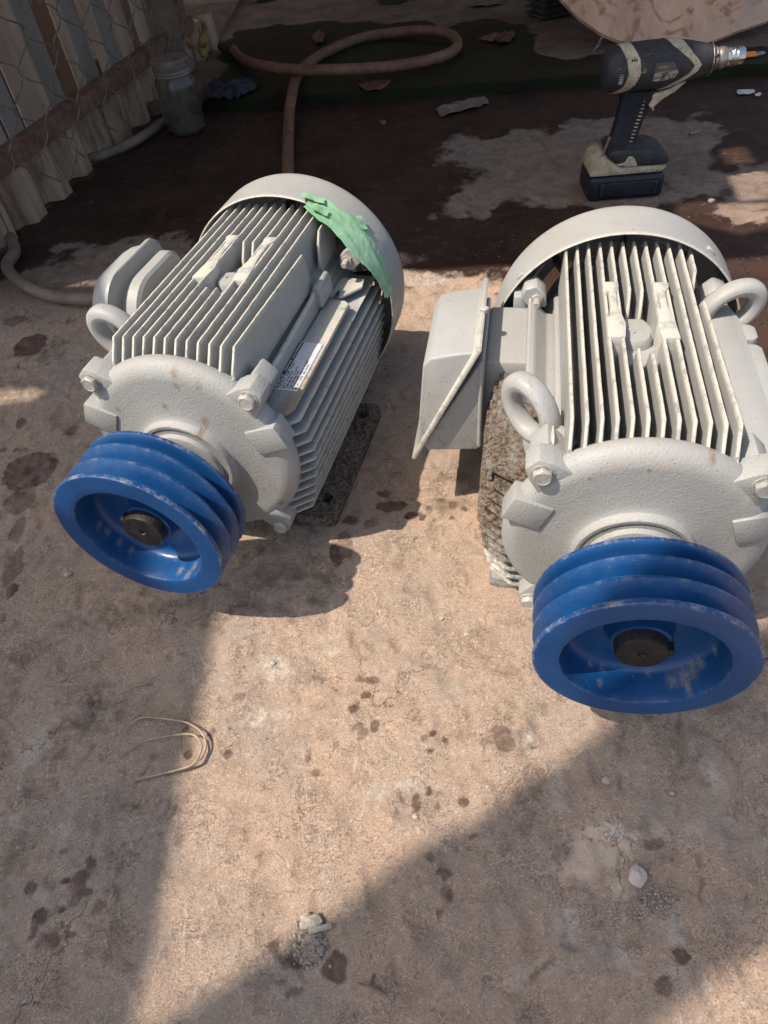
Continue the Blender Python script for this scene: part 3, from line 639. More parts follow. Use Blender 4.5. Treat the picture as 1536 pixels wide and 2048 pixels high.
        loft([(-.1845, .016), (-.1850, .0015), (-.1862, 0), (-.1905, 0), (-.1918, .0015), (-.1920, .006), (-.200, .0065), (-.213, .009), (-.224, .014), (-.232, .022), (-.237, .033), (-.239, .048)], 'cover', o)
    # ---- pulley
    rp = .0916
    prof = [(.2521, .030, 0), (.2521, .088, 0), (.2528, .0912, .8), (.2540, rp, 1), (.2560, rp, .8), (.2572, .0904, .0)]
    for x in (.2521+.0205, .2521+.0410):
        prof += [(x-.0125, .0775, 0), (x-.0090, .0775, 0), (x-.0020, .0903, .1), (x-.0010, rp, .40), (x+.0010, rp, .40), (x+.0020, .0903, .1)]
    prof += [(.3025, .0775, 0), (.3060, .0775, 0), (.3130, .0903, .2), (.3138, rp, .9), (.3168, rp, 1), (.3180, .0905, 1), (.3182, .0885, .0), (.3180, .0700, .0), (.3174, .0686, .6), (.3150, .0680, .1), (.2900, .0665, 0), (.2850, .0645, 0), (.2825, .0600, 0), (.2815, .0520, 0), (.2818, .0300, 0), (.2860, .0265, 0), (.2960, .0258, .0), (.2965, .0240, 0), (.2962, .0200, 0)]
    mb = MB(); pr2 = subdiv_prof(prof, .006); mb.lathe(pr2, 160)
    if k == 'R': dirt = [(.294, .053, .119, .012), (.297, .047, .112, .013), (.290, .059, .127, .010), (.299, .038, .105, .011), (.289, -.034, .103, .006), (.288, -.022, .098, .006), (.289, .065, .148, .007), (.288, .02, .096, .006), (.304, -.025, .097, .006), (.310, .05, .112, .008)]
    else: dirt = [(.312, .035, .102, .011), (.304, .020, .096, .009), (.302, .039, .106, .011), (.297, -.065, .145, .008), (.296, -.052, .118, .008), (.296, -.061, .133, .008), (.297, -.042, .106, .007)]
    attr_spots(mb, 'stain', lambda v: max([max(0, 1.15-math.sqrt((v.x-q[0])**2*.6+(v.y-q[1])**2+(v.z+HM-q[2])**2)/q[3]) for q in dirt]) if v.x > .279 and v.x < .3176 else 0.0)
    mb.xf(Matrix.Translation((0, 0, HM)))
    pu = mb.build('pulley', BLUE, root, smooth=40)
    mb = MB(); T = Matrix.Translation((0, 0, HM))
    mb.lathe([(.2, 0), (.2, .028), (.245, .028), (.246, .022), (.262, .0225), (.3050, .0225), (.3075, .0212), (.3078, .0040), (.3050, .0030), (.3045, 0)], 48, M=T)
    sh = mb.build('shaft', OILBLK, root)
    mb = MB(); ang = -60 if k == 'L' else 84
    mb.box((.262, -.0042, .019), (.3068, .0042, .0262), .0008, 1, M=T @ Matrix.Rotation(-R(ang), 4, 'X')); mb.build('key', OILBLK, sh)
    return root
motR = make_motor('R', 'right hand grey motor with two lifting lugs, in front of the cordless drill')
motL = make_motor('L', 'left hand grey motor with green tape on its cowl and a nameplate')

# ---- green tape on the left cowl
def on_cowl(x, deg, r): a = R(deg); return Vector((x, r*math.sin(a), HM+r*math.cos(a)))
TAPE = NT('wrinkled_green_tape')
_c = TAPE.mix(TAPE.ramp(TAPE.noise(30, 4, .6, dist=1), .35, .65), (.19, .40, .23), (.30, .52, .35)); _c = TAPE.mix(TAPE.ramp(TAPE.noise(45, 5, .7), .55, .75, 0, .6), _c, (.34, .48, .22))
TAPE = TAPE.out(_c, .42, 0, TAPE.bump(TAPE.noise(40, 4, .6, dist=2.0), .0016, .8))
tp = MB(); rows = [(18.5, -.150, -.127), (22, -.159, -.121), (28.5, -.164, -.114), (33.5, -.160, -.114), (39, -.166, -.108), (45, -.162, -.103), (50, -.166, -.102), (56, -.158, -.104), (61, -.156, -.108), (66, -.157, -.111), (72, -.150, -.113), (77, -.147, -.116), (80, -.141, -.122)]
vs = []; fs = []; NW = 14; rr = []
for i in range(len(rows)-1):
    for kk in range(4):
        t_ = kk/4; rr.append([rows[i][j]*(1-t_)+rows[i+1][j]*t_ for j in range(3)])
rr.append(list(rows[-1]))
for i, (dg, xa, xb_) in enumerate(rr):
    for j in range(NW+1):
        u = j/NW; x = xa+(xb_-xa)*u+random.uniform(-1, 1)*.0010*(j in (0, NW))
        rad = .1522+.0004*math.sin(i*.45+j*.5)+.0009*max(0, math.sin(i*.13-j*.75+1))**3
        if x > -.140: rad -= .035*(x+.140)*(.7+.3*math.sin(i*.5))     # the free edge sags in over the gap
        vs.append(on_cowl(x, dg+random.uniform(-.15, .15), rad))
for i in range(len(rr)-1):
    for j in range(NW): fs.append((i*(NW+1)+j, i*(NW+1)+j+1, (i+1)*(NW+1)+j+1, (i+1)*(NW+1)+j))
n0 = len(vs); vs2 = vs+[v+(Vector((0, v.y, v.z-HM)).normalized()*.0005) for v in vs]
border = [(i*(NW+1), (i+1)*(NW+1)) for i in range(len(rr)-1)]+[(i*(NW+1)+NW, (i+1)*(NW+1)+NW) for i in range(len(rr)-1)]+[(j, j+1) for j in range(NW)]+[((len(rr)-1)*(NW+1)+j, (len(rr)-1)*(NW+1)+j+1) for j in range(NW)]
tp.add(vs2, [f[::-1] for f in fs]+[tuple(i+n0 for i in f) for f in fs]+[(a, b_, b_+n0, a+n0) for a, b_ in border]); tp.build('tape_strip', TAPE, motL, smooth=60, label='crumpled green tape stuck over the edge of the fan cowl')
# folded scraps on the tape
for (dg, x, L1, W1, ro) in ((20, -.148, .030, .012, .3), (45, -.163, .020, .012, -.5), (76, -.120, .028, .010, 1.2), (26, -.130, .022, .014, .1)):
    M = Matrix.Translation(on_cowl(x, dg, .1555)) @ Matrix.Rotation(-R(dg), 4, 'X') @ Matrix.Rotation(ro, 4, 'Z')
    v_ = []; f_ = []
    for i in range(7):
        for j in range(4): v_.append(M @ Vector((W1*(j/3-.5)+random.uniform(-.001, .001), L1*(i/6-.5), random.uniform(0, .0008)+.0012*math.sin(i))))
    for i in range(6):
        for j in range(3): f_.append((i*4+j, i*4+j+1, i*4+j+5, i*4+j+4))
    t2 = MB(); t2.add(v_, f_); t2.build('tape_flap', TAPE, motL, smooth=60)

# ---- nameplate on the left motor
PLT = simple('nameplate_white', (.62, .66, .70), (.55, .58, .60), 50, .3, .2, .0002); PLK = simple('nameplate_black', (.015, .015, .018), (.03, .03, .03), 50, .35)
pl = MB(); pl.box((.030, .0815, .2128), (.122, .1130, .2136), .0003); plate = pl.build('nameplate', PLT, motL)
pk = MB(); pk.box((.0315, .0825, .2136), (.1205, .0890, .2139)); pk.build('band', PLK, plate)
def text(s, size, M, mat, parent, ext=.00015):
    cu = bpy.data.curves.new('t', 'FONT'); cu.body = s; cu.size = size; cu.extrude = ext; ob = bpy.data.objects.new('t', cu); COL.objects.link(ob)
    dg = bpy.context.evaluated_depsgraph_get(); me_ = bpy.data.meshes.new_from_object(ob.evaluated_get(dg)); bpy.data.objects.remove(ob); bpy.data.curves.remove(cu)
    me_.name = 'lettering'; me_.materials.clear(); me_.materials.append(mat); o = bpy.data.objects.new('lettering', me_); COL.objects.link(o); me_.transform(M); o.parent = parent; return o
# letters run from the front end towards the cowl: text x axis = -x local, text up = -y local
def PM(x, y, z): return Matrix.Translation((x, y, z)) @ Matrix(((-1, 0, 0, 0), (0, -1, 0, 0), (0, 0, 1, 0), (0, 0, 0, 1)))
text('HITACHI', .0062, PM(.1195, .0882, .2140), WHITEP, plate)
text('THREE PHASE', .0036, PM(.089, .0875, .2140), WHITEP, plate); text('INDUCTION MOTOR', .0036, PM(.064, .0875, .2140), WHITEP, plate)
for i, s_ in enumerate(('TYPE TFO-K   FORM   4 POLE', 'kW 15   Hz 50 50 60', 'V 380 400 440   A 31 30 27', 'r/min 1440 1450 1740', 'RATING CONT  INSUL E  No 8841', 'IEC 34-1  CODE   BRG 6310ZZ')):
    text(s_, .0036, PM(.1190, .0925+i*.0037, .2137), PLK, plate)
# ------------------------------------------------------------------ fence
FP = G(0, 500); FD = (G(310, 225)-FP).normalized(); FN = Vector((FD.y, -FD.x, 0))      # FN points to the yard
def FF(u, z, n=0.0): return Vector((FP.x, FP.y, 0))+FD*u+FN*n+Vector((0, 0, z))
fence = empty('fence', FF(-.3, 0), math.atan2(FD.y, FD.x), 'rusty sheet metal and chain link fence along the left side of the yard', 'fence')
FM = Matrix.Identity(4)
def fl(u, z, n=0.0): return (u+.3, -n, z)         # fence local: x along, -y towards the yard
def mat_sheet(name, a, b, rust=.5):
    t = NT(name); st = t.stretch((1, 1, .25))
    c = t.mix(t.ramp(t.noise(14, 5, .6, vec=st), .35, .65), a, b)
    c = t.mix(t.ramp(t.noise(22, 6, .7, vec=st), rust, rust+.16, 0, .8), c, (.17, .085, .045))
    c = t.mix(t.ramp(t.noise(70, 5, .7), .62, .7, 0, .7), c, (.08, .05, .035))
    return t.out(c, .6, .1, t.bump(t.noise(30, 5, .6), .0015, 1))
SHC = mat_sheet('cream_corrugated_sheet', (.44, .33, .225), (.29, .205, .14), .48); SHG = mat_sheet('blue_grey_sheet_strip', (.24, .225, .205), (.18, .165, .145), .6); SHB = mat_sheet('pale_sheet_strip', (.40, .315, .24), (.30, .225, .17), .58); SHR = mat_sheet('rust_stained_strip', (.12, .06, .04), (.17, .10, .07), .4)
u = -.28; idx = 0
while u < 1.16:
    wd = random.uniform(.24, .34); mb = MB(); n = int(wd/.006); zb = random.uniform(-.002, .008); off = .004*(idx % 2)
    cols = [u+wd*i/n for i in range(n+1)]; zz = [0, .03, .06, .10, .14]
    vs = []; fs = []
    def corr(q): t = (q/.128) % 1; return .015*(1 if .1 < t < .42 else (-1 if .58 < t < .92 else (math.sin((t-.5)*-1*math.pi/.16*.5) if .42 <= t <= .58 else math.sin(((t+.5) % 1-.5)*math.pi/.2))))
    for th_ in (0, -.0012):
        for q in cols:
            for z in zz: vs.append(fl(q, max(z, zb+.003*math.sin(q*37)+.002*math.sin(q*91)) if z == 0 else z, corr(q)+th_+off+.004*math.sin(q*5+z*20)))
    m5 = len(zz); N1 = len(cols)*m5
    for i in range(n):
        for j in range(m5-1):
            f = (i*m5+j, (i+1)*m5+j, (i+1)*m5+j+1, i*m5+j+1); fs.append(f); fs.append(tuple(a+N1 for a in f[::-1]))
        fs.append((i*m5, (i+1)*m5, (i+1)*m5+N1, i*m5+N1))
    mb.add(vs, fs); mb.build('corrugated_sheet', SHC, fence, smooth=50); u += wd-.012; idx += 1
u = -.28; idx = 0; seq = [SHB, SHG, SHB, SHG, SHB, SHR, SHB, SHG, SHB, SHB, SHG, SHR]
while u < 1.16:
    wd = random.choice((.045, .06, .075)); mb = MB(); ln = random.uniform(-.006, .006)
    mb.box((u+.3, .008+ln-.002, .115), (u+.3+wd, .008+ln+.002, .95), .0006)
    mb.build('sheet_strip', seq[idx % 12], fence, smooth=0); u += wd+random.choice((.002, .003, .010)); idx += 1
rl = MB(); rl.box((.0, -.026, .124), (1.56, -.021, .166), .001); rl.box((.0, -.0205, .1635), (1.56, .004, .168), .001); rl.build('angle_iron_rail', RUST, fence)
rl = MB(); rl.box((.0, -.026, .72), (1.56, -.021, .77), .001); rl.box((.0, -.0205, .7655), (1.56, .004, .77), .001); rl.build('angle_iron_rail', RUST, fence)
for uu in (-.28, 1.21):
    pb = MB(); pb.box((uu+.29, -.02, 0), (uu+.33, .02, 1.0), .003); pb.build('post', RUST, fence)
wdm = .078; k = 0; q = -.27
while q < 1.20:
    pts = []; z = .98; sgn = 1 if k % 2 == 0 else -1; j = 0; zend = random.choice((.085, .10, .125, .14))
    while z > zend:
        s_ = sgn if j % 2 == 0 else -sgn
        pts.append(fl(q+s_*wdm*.54+.03*(.98-z)+random.uniform(-.003, .003), z, .036+.0035*s_+.012*math.sin(q*3+z*4)+.01*(1-z))); z -= .058; j += 1
    pts.append(fl(q+.03*(.98-z)+random.uniform(-.02, .02), z+.012, .052+random.uniform(0, .02)))
    mb = MB(); mb.tube(pts, .0019, 6, smooth=3); mb.build('mesh_wire', WIREM, fence, smooth=80); q += wdm; k += 1

# ------------------------------------------------------------------ added wall beyond the frame, keeps bright sky off the wet ground
bw = empty('sky_block_wall', (0, 4.75, 0), 0, 'added dark brown sheet wall, out of view, blocking the sky beyond the slab', 'wall')
BWM = mat_sheet('dark_brown_wall_sheet', (.10, .07, .055), (.06, .042, .034), .5)
for i in range(9):
    mb = MB(); x0 = -3.2+i*.8; vs = []; n_ = 40
    for th_ in (0, .002):
        for j in range(n_+1):
            for z in (0, 3.0): vs.append((x0+.805*j/n_, th_+.012*math.sin(j/n_*math.pi*12)+.003*(i % 2), z))
    N_ = (n_+1)*2; fs = []
    for j in range(n_): a_ = j*2; fs += [(a_, a_+2, a_+3, a_+1), (a_+N_, a_+1+N_, a_+3+N_, a_+2+N_)]
    mb.add(vs, fs); mb.build('corrugated_sheet', BWM, bw)
# ------------------------------------------------------------------ post and slab at the back
pb = MB(); Pp = G(372, 205); pb.box((-.055, -.045, 0), (.05, .05, 1.1), .006, 2); po = pb.build('concrete_post', POST); po.location = (Pp.x-.035, Pp.y+.13, 0); po.rotation_euler = (0, 0, .2)
tag(po, 'grimy beige upright post rising behind the glass jar', 'post')
SLAB = NT('wet_mossy_slab')
sl0 = GP([(423, 226), (697, 207), (1050, 190), (1536, 152)])
wetp = GP([(380, 260), (440, 150), (450, 80), (480, 62), (560, 52), (650, 44), (760, 46), (860, 44), (885, 58), (930, 44), (1000, 40), (1050, 48), (1066, 80), (1080, 110), (1130, 118), (1200, 108), (1800, 90), (1800, 220), (380, 320)], .03)
gx = np.arange(-.62, 2.1, .011); gy = np.arange(0, 1.35, .011); GXX, GYY = np.meshgrid(gx, gy)
a0 = Vector((-.55, 2.375)); a1 = Vector((1.5, 2.06)); 
fy = 2.385+(GXX+.5)*(-.165)+GYY+fbm(GXX, GXX*0, 9, 3, 1)*.02*np.clip(1-GYY*8, 0, 1)
zz_ = .030+fbm(GXX, fy, 8, 4, 2)*.006+fbm(GXX, fy, 50, 3, 3)*.002
ridge = sdpoly(GXX.ravel(), fy.ravel(), GP([(430, 37), (650, 26), (1080, 22), (1080, 19), (650, 22), (430, 32)], .03)).reshape(GXX.shape)
wv = sdpoly(GXX.ravel(), fy.ravel(), wetp).reshape(GXX.shape)+fbm(GXX, fy, 12, 4, 4)*.06
mb = MB(); ny2, nx2 = GXX.shape; vs = [(GXX[j, i], fy[j, i], zz_[j, i]) for j in range(ny2) for i in range(nx2)]
fs = [(j*nx2+i, j*nx2+i+1, (j+1)*nx2+i+1, (j+1)*nx2+i) for j in range(ny2-1) for i in range(nx2-1)]
o = len(vs); vs += [(GXX[0, i], fy[0, i]+.006, -.01) for i in range(nx2)]; fs += [(o+i, o+i+1, i+1, i) for i in range(nx2-1)]
mb.add(vs, fs, wet=list(wv.ravel())+[.05]*nx2)
t = SLAB
cd = t.mix(t.ramp(t.noise(9, 5, .65), .35, .65), (.13, .095, .07), (.20, .155, .12)); cd = t.mix(t.ramp(t.noise(60, 5, .7), .5, .7), cd, (.10, .075, .055))
cw = t.mix(t.ramp(t.noise(5, 5, .6), .38, .58), (.020, .016, .011), (.018, .026, .011)); cw = t.mix(t.ramp(t.noise(11, 4, .6), .55, .7), cw, (.045, .022, .014)); cw = t.mix(t.ramp(t.noise(200, 4, .7), .66, .72, 0, .6), cw, (.16, .13, .10))
wm = t.ramp(t.attr('wet'), -.006, .006); c_ = t.mix(wm, cd, cw)
SLAB = t.out(c_, t.math('SUBTRACT', .9, t.math('MULTIPLY', wm, .32)), 0, t.bump(t.noise(80, 5, .7), .002, .9), Specular_IOR_Level=t.math('SUBTRACT', .3, t.math('MULTIPLY', wm, .15)))
so_ = mb.build('concrete_slab', SLAB); tag(so_, kind='structure')

# ------------------------------------------------------------------ hoses
mb = MB(); zs_ = .030+.017
hp = [(468, 100), (482, 116), (520, 131), (600, 140), (700, 139), (800, 131), (880, 114), (914, 94), (906, 72), (868, 62), (800, 64), (720, 77), (650, 106), (610, 133)]
P = [G(x, y, zs_+(.030 if 2 <= i <= 4 else (.010 if i < 10 else 0))) for i, (x, y) in enumerate(hp)]
P += [G(592, 158, zs_), G(583, 195, zs_), G(579, 222, .032), G(577, 270, .0165), G(576, 330, .0165), G(580, 420, .0165), G(600, 500, .0165)]
mb.tube(P, .0155, 14, smooth=6); ho = mb.build('hose', HOSE); tag(ho, 'muddy brown rubber hose lying in an open loop on the mossy slab behind the motors', 'hose')
mb = MB(); P = [G(349, 232, .016), G(330, 242, .016), G(300, 263, .016), G(262, 286, .016), G(215, 309, .016)-FN*.01, G(185, 325, .016)-FN*.05, G(140, 372, .016)-FN*.09, G(90, 415, .016)-FN*.09, G(50, 455, .016)-FN*.05, (G(22, 500, .016))+FN*.01, G(14, 532, .016), G(38, 562, .016), G(90, 588, .017), G(145, 597, .017), G(192, 597, .035), G(225, 590, .055)]
mb.tube(P, .0125, 14, smooth=6); ho = mb.build('hose', simple('dusty_grey_brown_rubber', (.14, .105, .08), (.21, .165, .13), 25, .7, 0, .001, (.08, .05, .04))); tag(ho, 'dusty grey brown hose running under the fence and ending at the terminal box beside it', 'hose')
# rope and fitting at the end of the looped hose
mb = MB(); r0 = random.Random(2)
for kx in range(5):
    pts = [V(402+kx*2+r0.uniform(-4, 4), 42+yy*14+r0.uniform(-3, 3), 2.47+r0.uniform(-.012, .012)) for yy in range(6)]
    mb.tube(pts, [.003, .006, .0085, .010, .009, .006], 7, smooth=3)
for kx in range(3): mb.tube([V(372+kx*3, 86+kx*4, 2.48), V(392, 92+kx*3, 2.46), V(412, 98+kx*2, 2.47)], .005, 7, smooth=3)
ro = mb.build('rope_knot', ROPE); tag(ro, 'frayed yellow rope knot hanging beside the post above the jar', 'rope')
mb = MB(); A = G(440, 92, .06); Bq = G(474, 106, .048); d = (Bq-A); 
mb.tube([A, A+d*.3], .013, 12); mb.tube([A+d*.3, A+d*.45], .019, 6); mb.tube([A+d*.45, A+d*.75], .012, 12); mb.tube([A+d*.72, A+d*1.05], .0185, 12)
fo = mb.build('hose_fitting', JUNK, None); tag(fo, 'black metal fitting clamped on the end of the looped hose', 'hose fitting')
mb = MB(); mb.tube([G(417, 128, .03), G(440, 70, .03), G(470, 18, .035), G(490, -20, .04)], .007, 8, smooth=3); ro = mb.build('rod', simple('brown_thin_rod', (.12, .075, .05), (.16, .11, .08), 40, .8)); tag(ro, 'thin brown rod lying across the slab beside the rope knot', 'rod')

# ------------------------------------------------------------------ glass jar
J = G(376, 262); jar = empty('glass_jar', (J.x, J.y, 0), 0, 'dirty clear glass jar with sludge in the bottom, standing on wet ground by the fence', 'jar')
GL = NT('dirty_glass'); t = GL
dm = t.ramp(t.noise(24, 5, .65, dist=.8), .38, .66, .12, .85)
t.out((.80, .82, .80), .12, 0, None, Transmission_Weight=1.0, IOR=1.42)
df = t.n('ShaderNodeBsdfPrincipled'); df.inputs['Base Color'].default_value = (.16, .135, .11, 1); df.inputs['Roughness'].default_value = .5
mx = t.n('ShaderNodeMixShader'); t.L(t.math('MULTIPLY', dm, .42), mx.inputs[0]); t.L(t.b.outputs[0], mx.inputs[1]); t.L(df.outputs[0], mx.inputs[2]); t.L(mx.outputs[0], t.t.nodes['Material Output'].inputs[0]); GL = t.m
mb = MB(); mb.lathe([(.002, 0), (.002, .046), (.006, .0535), (.014, .0565), (.120, .0575), (.132, .056), (.142, .050), (.147, .0475), (.147, .0440), (.140, .0455), (.128, .0520), (.118, .0540), (.014, .0530), (.008, .048), (.007, 0)], 48, axis='z'); mb.build('glass_body', GL, jar)
mb = MB(); mb.lathe([(.145, .0440), (.145, .0500), (.1500, .0515), (.1530, .0500), (.1565, .0515), (.1600, .0500), (.1640, .0520), (.1820, .0515), (.1860, .0480), (.1865, 0)], 48, axis='z')
LID = simple('grimy_translucent_lid', (.20, .175, .155), (.13, .105, .09), 30, .4, 0, .001, (.28, .25, .22)); mb.build('lid', LID, jar)
mb = MB(); mb.lathe([(.0075, 0), (.0085, .047), (.014, .0525), (.030, .0528), (.034, .0500), (.031, .030), (.033, 0)], 40, axis='z'); mb.build('sludge', simple('pale_sludge', (.30, .27, .21), (.17, .14, .10), 45, .5, 0, .002, (.05, .04, .03)), jar)

# ------------------------------------------------------------------ cordless drill
D = G(1240, 392); drill = empty('cordless_drill', (D.x, D.y+.03, 0), R(-5), 'black and cream cordless drill standing upright on its battery behind the right hand motor', 'cordless drill')
def dl(x, y, dep=0.0):
    """survey of the drill's side view -> local (x, z)"""
    v = V(x, y, D.y+.03+dep); return (v.x-D.x, v.z-.004)
def side(pts, y0, y1, mat, name, bev=.006, seg=3, parent=drill, smooth=40):
    mb = MB(); mb.prism([dl(*p) for p in pts], y0, y1, bev, seg, axis='y'); return mb.build(name, mat, parent, smooth)
# battery
x0b, x1b = -.074, .087
bt = MB(); bt.box((x0b, -.050, .0), (x1b, .050, .050), .010, 3); bt.box((x0b+.022, -.0535, .008), (x1b-.012, -.0475, .040), .005, 3); battery = bt.build('battery', TOOLNAVY, drill)
mb = MB(); mb.tube([(x0b+.028, -.0545, .012), (x0b+.028, -.0545, .034), (x0b+.040, -.0545, .0375), (x1b-.025, -.0545, .0375), (x1b-.018, -.0545, .031), (x1b-.018, -.0545, .012)], .0016, 6); mb.build('grip_rib', TOOLBLK, battery)
bs = MB(); bs.prism([(x0b-.001, .051), (x0b+.006, .078), (x0b+.026, .090), (x0b+.06, .070), (x1b-.02, .068), (x1b+.002, .062), (x1b-.012, .051)], -.047, .047, .006, 2, axis='y'); bs.build('battery_shoe', TOOLCRM, drill)
bs = MB(); bs.prism([(x0b+.030, .094), (x0b+.062, .067), (x1b-.02, .066), (x1b+.001, .068), (x1b-.002, .086), (x1b-.030, .098), (x0b+.065, .104), (x0b+.045, .104)], -.0495, .044, .007, 3, axis='y'); bs.build('base_housing', TOOLBLK, drill)
mb = MB(); mb.tube([(x0b+.020, -.03, .075), (x0b+.034, -.03, .125)], .0028, 8); mb.tube([(x0b+.045, -.0, .09), (x0b+.052, -.0, .125)], .0035, 8); mb.build('belt_hook', PEWTER, drill)
# handle: tapering sweep
h0 = dl(1242, 296); h1 = dl(1284, 178); pts = [(h0[0]-.006+(h1[0]-h0[0])*q, 0, h0[1]-.008+(h1[1]-h0[1]+.014)*q) for q in (0, .12, .35, .6, .85, 1.0)]
def oval(mb, pts, ra, rb, n=20):
    vs = []; fs = []
    for p, a_, b_ in zip(pts, ra, rb):
        for j in range(n):
            an = 2*math.pi*j/n; vs.append((p[0]+a_*math.copysign(abs(math.cos(an))**.8, math.cos(an)), p[1]+b_*math.copysign(abs(math.sin(an))**.8, math.sin(an)), p[2]))
    for i in range(len(pts)-1):
        for j in range(n): fs.append((i*n+j, i*n+(j+1) % n, (i+1)*n+(j+1) % n, (i+1)*n+j))
    fs.append(tuple(range(n))[::-1]); fs.append(tuple((len(pts)-1)*n+j for j in range(n))); mb.add(vs, fs)
mb = MB(); oval(mb, pts, [.033, .0295, .029, .0295, .033, .040], [.027, .021, .019, .019, .021, .025]); mb.build('handle', TOOLNAVY, drill, 60)
for i in range(15):       # cream grip notches down the front of the handle
    q = .08+i*.055; c0 = Vector((h0[0]-.006+(h1[0]-h0[0])*q, 0, h0[1]-.008+(h1[1]-h0[1]+.014)*q)); mb = MB()
    mb.box((-.0045, -.002, -.0012), (.0045, .003, .0012), .0004, 1, M=Matrix.Translation(c0+Vector((.014, -.0172, 0))) @ Matrix.Rotation(.25, 4, 'Y') @ Matrix.Rotation(.55, 4, 'Z')); mb.build('grip_notch', TOOLCRM, drill)
mb = MB(); mb.prism([dl(*p) for p in ((1222, 309), (1240, 303), (1246, 291), (1256, 290), (1262, 304), (1264, 309), (1245, 312))], -.0515, -.020, .002, 1, axis='y'); mb.build('grip_foot', TOOLCRM, drill)
# motor body along a nearly level axis
A0 = Vector((dl(1208, 138)[0], 0, dl(1212, 138)[1])); A1 = Vector((dl(1462, 103)[0], 0, dl(1462, 103)[1]))
axv = (A1-A0).normalized(); BL = (A1-A0).length
BM = Matrix.Translation(A0) @ Matrix.Rotation(-math.atan2(axv.z, axv.x), 4, 'Y')
def bd(prof, mat, name, n=40, par=drill, sc=(1, .88, .93)): mb = MB(); mb.lathe(prof, n, M=BM @ Matrix.Diagonal((*sc, 1))); return mb.build(name, mat, par, 40)
bd([(0, 0), (0, .030), (.006, .039), (.016, .0430), (.034, .0445), (.034, 0)], TOOLBLK, 'motor_cap')
bd([(.0335, 0), (.0335, .0452), (.0500, .0462), (.110, .0462), (.150, .0410), (.166, .0375), (.166, 0)], TOOLBLK, 'motor_housing')
def hr(x):
    P_ = [(0, .030), (.006, .039), (.016, .0430), (.034, .0447), (.050, .0462), (.110, .0462), (.150, .0410), (.166, .0375), (.195, .0300), (.212, .0235)]
    for (a, b), (c, d) in zip(P_[:-1], P_[1:]):
        if x <= c: return b+(d-b)*(x-a)/(c-a)
    return .0235
def band(rows_, name):
    '''rows_: (angle above the side, x from, x to) wrapped on the housing'''
    mb = MB(); vs = []; fs = []; rows2 = []
    for (a, b) in zip(rows_[:-1], rows_[1:]):
        for k_ in range(4): rows2.append([a[i]+(b[i]-a[i])*k_/4 for i in range(3)])
    rows2.append(list(rows_[-1])); n_ = 6
    for th_ in (.0002, .0012):
        for (an, xa, xb_) in rows2:
            for j_ in range(n_+1): x = xa+(xb_-xa)*j_/n_; r_ = hr(x)+th_; vs.append(BM @ Vector((x, -.88*r_*math.cos(R(an)), .93*r_*math.sin(R(an)))))
    m_ = len(rows2); N_ = m_*(n_+1)
    for i in range(m_-1):
        for j_ in range(n_): a = i*(n_+1)+j_; fs += [(a, a+1, a+n_+2, a+n_+1), (a+N_, a+n_+1+N_, a+n_+2+N_, a+1+N_)]
        for e_ in (0, n_): a = i*(n_+1)+e_; fs.append((a, a+n_+1, a+n_+1+N_, a+N_))
    for i in (0, m_-1):
        for j_ in range(n_): a = i*(n_+1)+j_; fs.append((a, a+1, a+1+N_, a+N_))
    mb.add(vs, fs); mb.build(name, TOOLCRM, drill, 50)
band([(-95, .016, .022), (-60, .022, .036), (-30, .036, .056), (0, .041, .064), (30, .036, .060), (60, .028, .050), (90, .024, .044), (120, .024, .044)], 'cream_band')
band([(130, .108, .140), (90, .112, .142), (60, .122, .150), (35, .142, .162), (15, .160, .176), (0, .168, .182), (-18, .160, .176), (-45, .130, .148), (-70, .105, .120)], 'cream_band')
bd([(.1655, 0), (.1655, .0375), (.195, .0300), (.210, .0245), (.212, .0225), (.212, 0)], TOOLBLK, 'gear_housing')
bd([(.2110, 0), (.2110, .0190), (.216, .0200), (.220, .0175), (.224, .0190), (.232, .0190), (.236, .0165), (.236, 0)], PEWTER, 'collar', sc=(1, 1, 1))
bd([(.2355, 0), (.2355, .0150), (.240, .0165), (.244, .0150), (.248, .0165), (.252, .0150), (.256, .0165), (.260, .0150), (.265, .0160), (.270, .0140), (.270, 0)], CHROME, 'chuck', sc=(1, 1, 1))
bt_ = MB(); bt_.lathe([(.2695, 0), (.2695, .0050), (.292, .0050), (.292, 0)], 6, M=BM); bit = bt_.build('driver_bit', ORANGE, drill)
mb = MB(); mb.lathe([(.2915, 0), (.2915, .0035), (.308, .0032), (.312, .001), (.312, 0)], 6, M=BM); mb.build('tip', PEWTER, bit)
mb = MB(); mb.tube([BM @ Vector((.205+.001*math.sin(i), .0285*math.sin(i*.52), .0285*math.cos(i*.52))) for i in range(13)], .0012, 6); mb.build('wire_clip', CHROME, drill)
# cream keel under the body, trigger, vents, screws, sticker
side([(1300, 176), (1318, 172), (1336, 165), (1345, 158), (1362, 140), (1374, 118), (1380, 122), (1364, 152), (1342, 172), (1322, 184), (1305, 200), (1298, 206), (1292, 200), (1300, 188)], -.020, .020, TOOLCRM, 'trigger_guard', .002, 1)
side([(1296, 186), (1304, 184), (1304, 200), (1307, 214), (1302, 214), (1296, 200)], -.008, .008, TOOLCRM, 'trigger', .002, 1)
def onbody(x, ang, r=.0462): a_ = R(ang); return BM @ Vector((x, -.88*r*math.cos(a_), .93*r*math.sin(a_)))
for x, a_ in ((.022, 12), (.078, 38), (.205, 20)):
    mb = MB(); mb.lathe([(-.001, 0), (-.001, .0045), (.0005, .0045), (.0005, .0028), (-.0004, .0025), (-.0004, 0)], 14, M=Matrix.Translation(onbody(x, a_, .0462 if x > .05 else (.0438 if x < .1 else .03))) @ Matrix.Rotation(-math.pi/2, 4, 'Z') @ Matrix.Rotation(R(a_), 4, 'Y')); mb.build('screw', PEWTER, drill)
